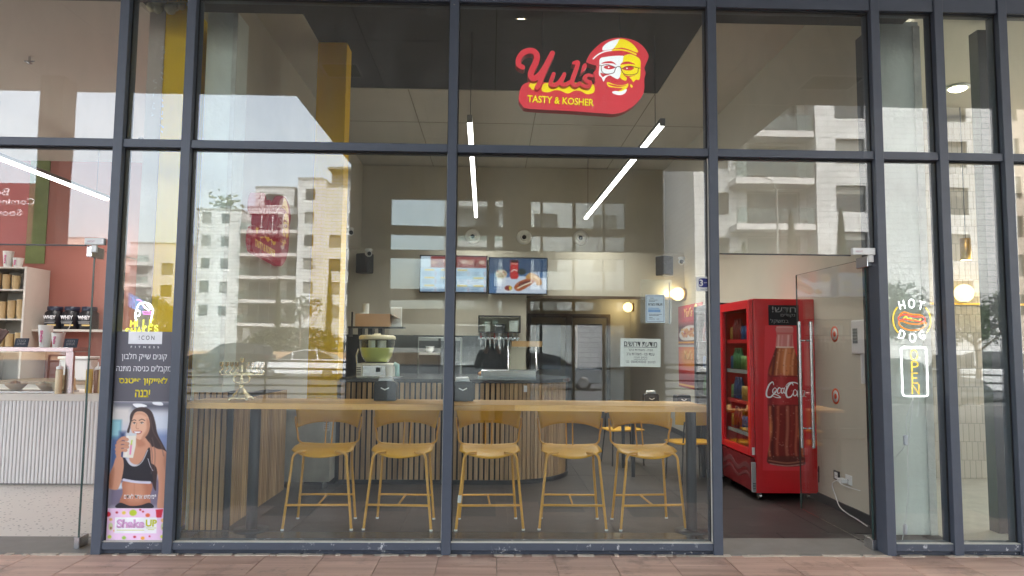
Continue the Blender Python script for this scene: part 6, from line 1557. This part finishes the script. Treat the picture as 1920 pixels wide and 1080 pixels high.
# ================================================================ milkshake shop on the left
M_salmon = mat('terracotta_wall_paint', rgb(172, 112, 100), rough=.85, var=.04, nscale=1.5)
M_fix = mat('off_white_laminate', rgb(206, 200, 190), rough=.5, var=.03)
def terrazzo():
    m = bpy.data.materials.new('terrazzo'); m.use_nodes = True; n, l = m.node_tree.nodes, m.node_tree.links; b = n['Principled BSDF']; b.inputs['Roughness'].default_value = .3
    tc = n.new('ShaderNodeTexCoord'); v = n.new('ShaderNodeTexVoronoi'); v.inputs['Scale'].default_value = 26; l.new(tc.outputs['Object'], v.inputs['Vector'])
    mr = n.new('ShaderNodeMapRange'); mr.inputs[1].default_value = .22; mr.inputs[2].default_value = .27; l.new(v.outputs['Distance'], mr.inputs[0])
    sx = n.new('ShaderNodeSeparateColor'); l.new(v.outputs['Color'], sx.inputs[0]); gt = n.new('ShaderNodeMath'); gt.operation = 'GREATER_THAN'; gt.inputs[1].default_value = .55; l.new(sx.outputs[0], gt.inputs[0])
    mx = n.new('ShaderNodeMath'); mx.operation = 'MAXIMUM'; l.new(mr.outputs[0], mx.inputs[0]); l.new(gt.outputs[0], mx.inputs[1])
    c = n.new('ShaderNodeMixRGB'); c.inputs[1].default_value = rgb(124, 118, 110); c.inputs[2].default_value = rgb(216, 210, 200); l.new(mx.outputs[0], c.inputs[0]); l.new(c.outputs[0], b.inputs['Base Color']); return m
struct('terrazzo_floor', terrazzo(), -12, .424, -.1, -3.10, 6.2, .002)
struct('shake_back_wall', M_salmon, -12, 6.0, 0, -3.0, 6.15, 5.0)
struct('shake_side_wall', M_salmon, -3.05, .861, 0, -2.93, 5.999, 4.42)
struct('shake_ceiling', mat('cream_ceiling', rgb(196, 188, 176), rough=.9, var=.02, nscale=.8), -12, .10, 4.42, -3.05, 6.2, 4.6)
struct('green_stripe', mat('green_wall_paint', rgb(122, 134, 86), rough=.85), -7.38, 5.985, 2.77, -7.08, 5.999, 4.42)
sp = thing('sprinkler', 'small steel sprinkler head on the cream ceiling at top left', 'sprinkler', (-4.72, 1.7, 4.42)); MB().tube([(0, 0, 0), (0, 0, -.07)], .012, 7).tube([(-.05, 0, -.05), (.05, 0, -.05)], .008, 6).lathe([(0, -.075), (.03, -.07), (0, -.068)], 10).build('head', M_steel, sp)
tube_light(-5.95, 2.8, -5.95, 8.0 - 2.4, 3.75, 'bright straight lamp in the milkshake shop', 3.5)
tube_light(-3.9, 2.4, -3.9, 5.4, 3.75, 'straight lamp in the milkshake shop seen through the poster pane', 2.5)
kc = thing('shake_counter', 'white fluted counter of the milkshake shop', 'counter', (-7.2, 2.52, 0))
MB().box(0, .02, .02, 3.02, .9, .90).build('carcass', M_fix, kc); MB().box(0, -.01, .9005, 3.04, .92, .975, b=.004).build('top', M_fix, kc); MB().box(0, .03, .0, 3.0, .88, .0195).build('plinth', M_shutter, kc)
flm = MB().prism([(-.0195, 0), (-.017, -.012), (-.010, -.018), (.010, -.018), (.017, -.012), (.0195, 0)], .02, .90, plane='xy').mesh('flute', mat('white_fluted_panel', rgb(216, 214, 212), rough=.5, var=.02))
for k in range(60): put('flute', flm, kc, (.62 + k * .04, .02, 0))
gc = thing('topping_display', 'steel and glass topping display on the white counter', 'display case', (-7.0, 2.62, .976))
MB().box(0, 0, .455, 2.36, .34, .505, b=.004).build('top_shelf', M_steel, gc); MB().box(2.28, .01, .001, 2.36, .05, .4545).build('upright', M_steel, gc); MB().box(0, .29, .001, .06, .33, .4545).build('upright', M_steel, gc); box_obj('pane', M_thin, gc, 0, .005, .003, 2.275, .011, .4545); MB().box(.02, .02, 0, 2.27, .33, .02).build('tray', M_steel, gc)
def bowl(x, y, z, label, m):
    t = thing('topping_bowl', label, 'bowl', (x, y, z)); MB().lathe([(.05, 0), (.10, .05), (.115, .075), (.11, .077), (.05, .01)], 18).build('bowl', M_card, t); mb = MB()
    for k in range(9): mb.ball((random.uniform(-.06, .06), random.uniform(-.06, .06), .07), random.uniform(.02, .035), 7, 5)
    mb.build('topping', m, t)
M_top = mat('brown_topping', rgb(150, 104, 66), rough=.7, var=.2)
bowl(-5.35, 2.80, .998, 'wooden bowl of brown topping at the left of the display', M_top); bowl(-5.02, 2.82, .998, 'wooden bowl of pale topping beside the crumpled paper', mat('pale_topping', rgb(200, 180, 150), rough=.7))
cr_ = MB(); cr_.ball((0, 0, .06), (.14, .1, .09), 9, 6); cr_.v = [(x + random.uniform(-.03, .03), y + random.uniform(-.02, .02), max(0, z + random.uniform(-.03, .03))) for x, y, z in cr_.v]; cr_.sm = [False] * len(cr_.f)
tag(cr_.build('crumpled_paper', mat('kraft_paper', rgb(196, 170, 134), rough=.9), None, (-4.98 + .12, 2.86, .998)), 'crumpled brown paper in the topping display', 'paper')
def sauce(x, y, z, label, c, h=.26):
    t = thing('sauce_bottle', label, 'sauce bottle', (x, y, z)); MB().lathe([(.034, 0), (.036, .01), (.036, h * .72), (.03, h * .78), (0, h * .78)], 14).build('bottle', mat('sauce_%d_%d' % (c[0], c[1]), rgb(*c), rough=.3), t); MB().lathe([(.033, h * .785), (.033, h * .86), (.008, h * .9), (.004, h * 1.05), (0, h * 1.05)], 12).build('nozzle_cap', M_white, t)
sauce(-4.75, 2.58, .976, 'cream sauce bottle before the display, left of the steel upright', (214, 196, 160), .34); sauce(-4.68, 2.68, .976, 'cream sauce bottle behind the front one by the steel upright', (204, 186, 150), .34)
sauce(-4.50, 2.72, .976, 'yellow sauce bottle right of the steel upright', (206, 180, 84), .34); sauce(-4.43, 2.76, .976, 'brown sauce bottle between the yellow and tan ones', (120, 72, 44), .33); sauce(-4.36, 2.72, .976, 'tan sauce bottle at the right end of the counter', (196, 166, 110), .34)
def pcup(x, y, z, h, r, label, wh=True, straw=False):
    t = thing('paper_cup', label, 'cup', (x, y, z)); MB().lathe([(r * .7, 0), (r, h), (r * 1.05, h + .006), (r * .94, h + .006), (r * .66, .006)], 18).build('cup', M_paper, t); text('lettering', 'Shake', t, 0, -r * .93, h * .5, w=h * .55, h=r * .4, m=mat('pink_cup_print', rgb(230, 120, 170), rough=.5), rot=(0, PI / 2, 0), bold=.03, depth=.004)
    if straw: MB().tube(catmull([(r * .3, 0, h * .5), (r * .8, 0, h * 1.1), (r * 1.6, 0, h * 1.35), (r * 1.8, 0, h * 1.7)], 4, False), .006, 6).build('straw', M_fix, t)
zc = 2.62
pcup(-5.03, 2.75, 1.482, .24, .075, 'tall printed shake cup on the steel shelf'); pcup(-4.87, 2.72, 1.482, .155, .07, 'short printed shake cup with a straw on the steel shelf', True, True)
for k, (x, lab) in enumerate(((-5.60, 'small slate price sign with chalk words, left of three'), (-5.24, 'small slate price sign with chalk words, middle of three'), (-4.70, 'small slate price sign with chalk words, right of three'))):
    t = thing('price_sign', lab, 'price sign', (x, 2.66, 1.482)); t.rotation_euler = (-.25, 0, 0); MB().box(-.075, 0, 0, .075, .008, .10, b=.002).build('slate', mat('slate_grey', rgb(44, 52, 66), rough=.7), t)
    for q, s in enumerate((heb('בננה'), heb('תותים'))): text('chalk_words', s, t, 0, -.0004, .07 - q * .035, w=.09, h=.024, m=M_chalk, depth=.0008)
pcup(-5.78, 2.72, 1.482, .09, .08, 'wide white tub at the left end of the steel shelf'); pcup(-5.68 - .02, 2.86, 1.482, .07, .06, 'small white tub of chocolate sticks on the steel shelf')
for k in range(3): tag(box_obj('chocolate_bar', mat('chocolate_wrap', rgb(96, 62, 52), rough=.5), None, -.02, -.01, 0, .03, .01, .20, loc=(-5.70 + k * .03, 2.86, 1.50), rot=(0, .35 + .1 * k, 0)), 'brown wrapped bar leaning in the small white tub', 'chocolate bar', 'brown bars in the small white tub')
# white shelf unit with stacks of cups
wu = thing('shelf_unit', 'tall white shelf unit filled with stacked paper cups', 'shelf unit', (-7.62, 5.4, 0))
MB().box(0, 0, 0, .03, .58, 2.66).box(.62, 0, 0, .65, .58, 2.66).box(.0305, .555, 0, .6195, .58, 2.66).build('side_panel', M_fix, wu)
for z in (.9, 1.38, 1.86, 2.30, 2.635): box_obj('shelf', M_fix, wu, .0305, .005, z, .6195, .5545, z + .022)
ki = 0
for z in (1.403, 1.883):
    for i in range(4):
        cup_stack(-7.50 + i * .135, 5.52, z, 15 - (i * 3 + ki) % 5, 'stack of kraft cups, %s from the left on the %s board of the shelf unit' % (('first', 'second', 'third', 'fourth')[i], 'lower' if z < 1.5 else 'upper'), .056, mat('kraft_cup', rgb(206, 180, 136), rough=.7)); ki += 1
for i in range(3): cup_stack(-7.47 + i * .14, 5.52, 2.323, 11 - i, 'stack of kraft cups on the top board of the white unit, %s' % ('left', 'middle', 'right')[i], .056, MATS['kraft_cup'])
pcup(-7.35, 5.55, 2.658, .24, .075, 'tall white cup on top of the white shelf unit'); pcup(-7.2, 5.55, 2.658, .14, .075, 'short white cup on top of the white shelf unit')
box_ = tag(box_obj('light_switch', M_fix, None, -8.0, 5.97, 1.95, -7.8, 5.999, 2.1), 'cream light switch on the terracotta wall beside the shelf unit', 'switch')
sb = tag(box_obj('shelf_board', M_fix, None, -6.98, 5.6, 1.70, -3.06, 5.999, 1.735), 'long white shelf board under the black protein tubs', 'shelf')
for k in range(3):
    x = -6.74 + k * .26; t = thing('protein_tub', ('black whey tub at the left of three', 'black whey tub in the middle of three', 'black whey tub at the right of three')[k], 'tub', (x, 5.78, 1.736), 0, 'black protein tubs on the long shelf')
    MB().lathe([(.125, 0), (.135, .02), (.135, .25), (.10, .285), (.10, .29)], 22).build('tub', mat('black_tub', rgb(24, 24, 30), rough=.35), t); MB().lathe([(.108, .291), (.108, .345), (.10, .35), (0, .35)], 22).build('lid', mat('navy_lid', rgb(34, 40, 60), rough=.4), t)
    text('lettering', 'WHEY', t, 0, -.137, .18, w=.19, h=.06, m=M_pw, bold=.05, depth=.003); MB().box(-.09, -.1385, .118, .09, -.134, .126).box(-.08, -.1385, .09, .08, -.134, .105).build('label_line', mat('tub_grey_print', rgb(150, 150, 150), rough=.5), t); MB().box(-.03, -.1385, .05, .1, -.13, .075).build('gold_band', mat('tub_gold_print', rgb(214, 186, 120), rough=.5), t)
tag(MB().box(-.2, -.14, 0, .2, .14, .30, b=.02).box(-.215, -.155, .301, .215, .155, .34, b=.008).build('white_bucket', M_white, None, (-5.9, 5.0, 1.0)), 'square white bucket with lid behind the display glass', 'bucket')
bcn = thing('back_counter', 'pale back counter with drawers in the milkshake shop', 'counter', (-7, 4.8, 0)); MB().box(0, 0, 0, 3.9, .9, .95).build('carcass', M_fix, bcn); MB().box(-.01, -.02, .951, 3.91, .92, .995).build('top', mat('taupe_top', rgb(150, 130, 108), rough=.5), bcn)
ble = thing('blender', 'dark kitchen blender standing at the right of the back counter', 'blender', (-5.0, 5.0, .996)); MB().box(-.1, -.1, 0, .1, .1, .2, b=.02).build('base', M_black, ble); MB().lathe([(.07, .201), (.1, .45), (.1, .47), (0, .47)], 16).build('jug', mat('smoky_jug', rgb(70, 66, 64), rough=.2), ble)
orb = thing('orange_jar', 'amber glass jar on the back counter', 'jar', (-5.5, 5.3, 1.0)); MB().lathe([(.1, 0), (.12, .1), (.1, .2), (0, .2)], 16).build('jar', mat('amber_jar', rgb(206, 120, 40), rough=.2), orb); MB().lathe([(.08, .201), (.08, .24), (0, .24)], 14).build('lid', M_dark, orb)

# ================================================================ neighbour on the right
struct('neighbour_floor', mat('pale_floor', rgb(170, 164, 152), rough=.4), 3.745, .09, -.1, 12, 8, .001)
struct('neighbour_wall', mat('dark_olive_wall', rgb(112, 104, 92), rough=.85, var=.05), 3.745, 7.6, 0, 12, 7.8, 5)
struct('neighbour_ceiling', mat('cream_ceiling', (0, 0, 0, 1)), 3.745, .1, 4.5, 12, 8, 4.7)
struct('pale_green_wall', mat('pale_green_paint', rgb(176, 200, 180), rough=.8), 3.746, .80, 0, 3.86, 6, 4.4)
struct('tan_tiled_wall', stone_courses('tan_glazed_tile', rgb(176, 166, 150), rgb(166, 157, 142), rgb(134, 126, 112), .07, .22, .004, .35), 4.8, 3.2, 0, 6.4, 3.4, 4.4)
struct('dark_pier', M_dark, 4.30, .6, 0, 4.55, .72, 4.4)
tag(MB().box(3.868, .95, .003, 3.90, .99, 1.45).build('yellow_post', mat('yellow_post_paint', rgb(206, 178, 60), rough=.5), None), 'slim yellow post inside the neighbouring shop window', 'post')
rail = tag(box_obj('brass_rail', mat('brass', (0, 0, 0, 1)), None, 5.0, 3.15, 2.10, 6.9, 3.19, 2.125), 'thin brass rail carrying the yellow globe lamps', 'rail')
for k, x in enumerate((5.74, 6.30)):
    t = thing('globe_lamp', ('yellow globe lamp on the brass rail, left of two', 'yellow globe lamp on the brass rail, right of two')[k], 'lamp', (x, 3.1, 2.24)); MB().ball((0, 0, 0), .11, 16, 10).build('globe', MATS['globe_glow'], t); MB().lathe([(.03, -.115), (.03, -.10), (0, -.10)], 10).build('base', M_dark, t)
    ld = bpy.data.lights.new('globe_light', 'POINT'); ld.energy = .5; ld.color = (1, .75, .4); ld.shadow_soft_size = .11; lo = bpy.data.objects.new('globe_light', ld); COL.objects.link(lo); lo.parent = t; lo.location = (0, -.2, 0)
for k, (x, y, z) in enumerate(((5.75, 3.0, 4.49), (5.80, 2.9, 4.12))): pass
downlight(5.2, 2.25, 4.49, 'bright round ceiling lamp, upper of two at the right edge', 2.5)
downlight(6.3, 3.55 - .4, 4.49, 'bright round ceiling lamp, lower of two at the right edge', 2.5)
pn = thing('pendant_lamp', 'small brass tube pendant in the neighbouring shop', 'lamp', (5.65, 2.9, 2.62)); MB().lathe([(.06, 0), (.06, .26), (0, .26)], 16).build('shade', MATS['brass'], pn); MB().tube([(0, 0, .26), (0, 0, 1.87)], .006, 6).build('cord', M_dark, pn); MB().lathe([(0, .005), (.055, .005), (.055, .0)], 14).build('diffuser', MATS['warm_diffuser'], pn)

# ================================================================ the photographer, seen only mirrored in the glass
pe_ = thing('person', 'person in dark clothes raising a phone with both hands, mirrored at the window centre', 'person', (0.0, -5.98, 0))
def skin(name, verts, edges, radii, m, parent, root=0, sub=2):
    me = bpy.data.meshes.new(name); me.from_pydata(verts, edges, [])
    o = put(name, me, parent); mo = o.modifiers.new('skin', 'SKIN'); mo.use_smooth_shade = True
    for i, sv_ in enumerate(me.skin_vertices[0].data): sv_.radius = (radii[i], radii[i]) if not isinstance(radii[i], tuple) else radii[i]; sv_.use_root = i == root
    ss = o.modifiers.new('sub', 'SUBSURF'); ss.levels = ss.render_levels = sub
    me.materials.append(m); return o
M_cloth = mat('dark_maroon_jacket', rgb(62, 34, 38), rough=.85, var=.1, nscale=8)
M_skin = mat('skin', rgb(186, 136, 110), rough=.55, var=.05)
V = [(0, 0, .95), (0, -.01, 1.15), (0, -.02, 1.36), (0, -.01, 1.47), (0, 0, 1.55), (-.17, 0, 1.42), (.17, 0, 1.42), (-.25, .10, 1.20), (.25, .10, 1.20), (-.11, .33, 1.42), (.11, .33, 1.42),
     (-.10, 0, .88), (.10, 0, .88), (-.11, .02, .48), (.11, .02, .48), (-.11, -.02, .07), (.11, -.02, .07), (-.12, .13, .04), (.12, .13, .04)]
E_ = [(0, 1), (1, 2), (2, 3), (3, 4), (2, 5), (2, 6), (5, 7), (6, 8), (7, 9), (8, 10), (0, 11), (0, 12), (11, 13), (12, 14), (13, 15), (14, 16), (15, 17), (16, 18)]
Rr_ = [(.17, .12), (.15, .11), (.18, .12), .07, .055, .075, .075, .052, .052, .036, .036, .10, .10, .07, .07, .048, .048, .04, .04]
skin('body', V, E_, Rr_, M_cloth, pe_)
hdm = MB().ball((0, .015, 1.665), (.075, .095, .115), 18, 14).ball((0, .11, 1.655), (.014, .02, .024), 8, 6).ball((-.077, 0, 1.655), (.012, .022, .032), 8, 6).ball((.077, 0, 1.655), (.012, .022, .032), 8, 6).tube([(0, 0, 1.52), (0, 0, 1.6)], .052, 12)
hdm.build('head', M_skin, pe_); MB().ball((0, -.012, 1.69), (.083, .10, .108), 18, 12).build('hair', M_black, pe_)
MB().ball((-.03, .10, 1.68), (.012, .006, .007), 8, 6).ball((.03, .10, 1.68), (.012, .006, .007), 8, 6).build('eyes', M_black, pe_); MB().ball((0, .10, 1.605), (.026, .008, .006), 8, 6).build('mouth', mat('lips', rgb(150, 84, 76), rough=.5), pe_)
for s in (-1, 1):
    b = (s * .085, .365, 1.49)
    hv = [(s * .11, .33, 1.42), b]; he = [(0, 1)]; hr = [.030, .034]
    for k in range(4):
        z0 = b[2] + .045 - k * .022; n0 = len(hv)
        hv += [(s * .088, .385, z0), (s * .088, .412, z0 + .004), (s * .070, .425, z0 + .004), (s * .050, .423, z0 + .002)]; he += [(1, n0), (n0, n0 + 1), (n0 + 1, n0 + 2), (n0 + 2, n0 + 3)]; hr += [.011, .0095, .009, .008]
    n0 = len(hv); hv += [(s * .072, .375, b[2] + .03), (s * .050, .385, b[2] + .05)]; he += [(1, n0), (n0, n0 + 1)]; hr += [.012, .010]
    skin('hand', hv, he, hr, M_skin, pe_, 1, 1)
ph = thing('phone', 'black phone held up sideways in both hands by the mirrored person', 'phone', (0, -5.585, 1.536))
MB().box(-.08, -.004, -.037, .08, .004, .037, b=.003).build('case', M_black, ph); MB().lathe([(0, .0045), (.009, .0045), (.009, .004)], 12).build('lens', M_dark, ph, (-.055, 0, .018), (-PI / 2, 0, 0))
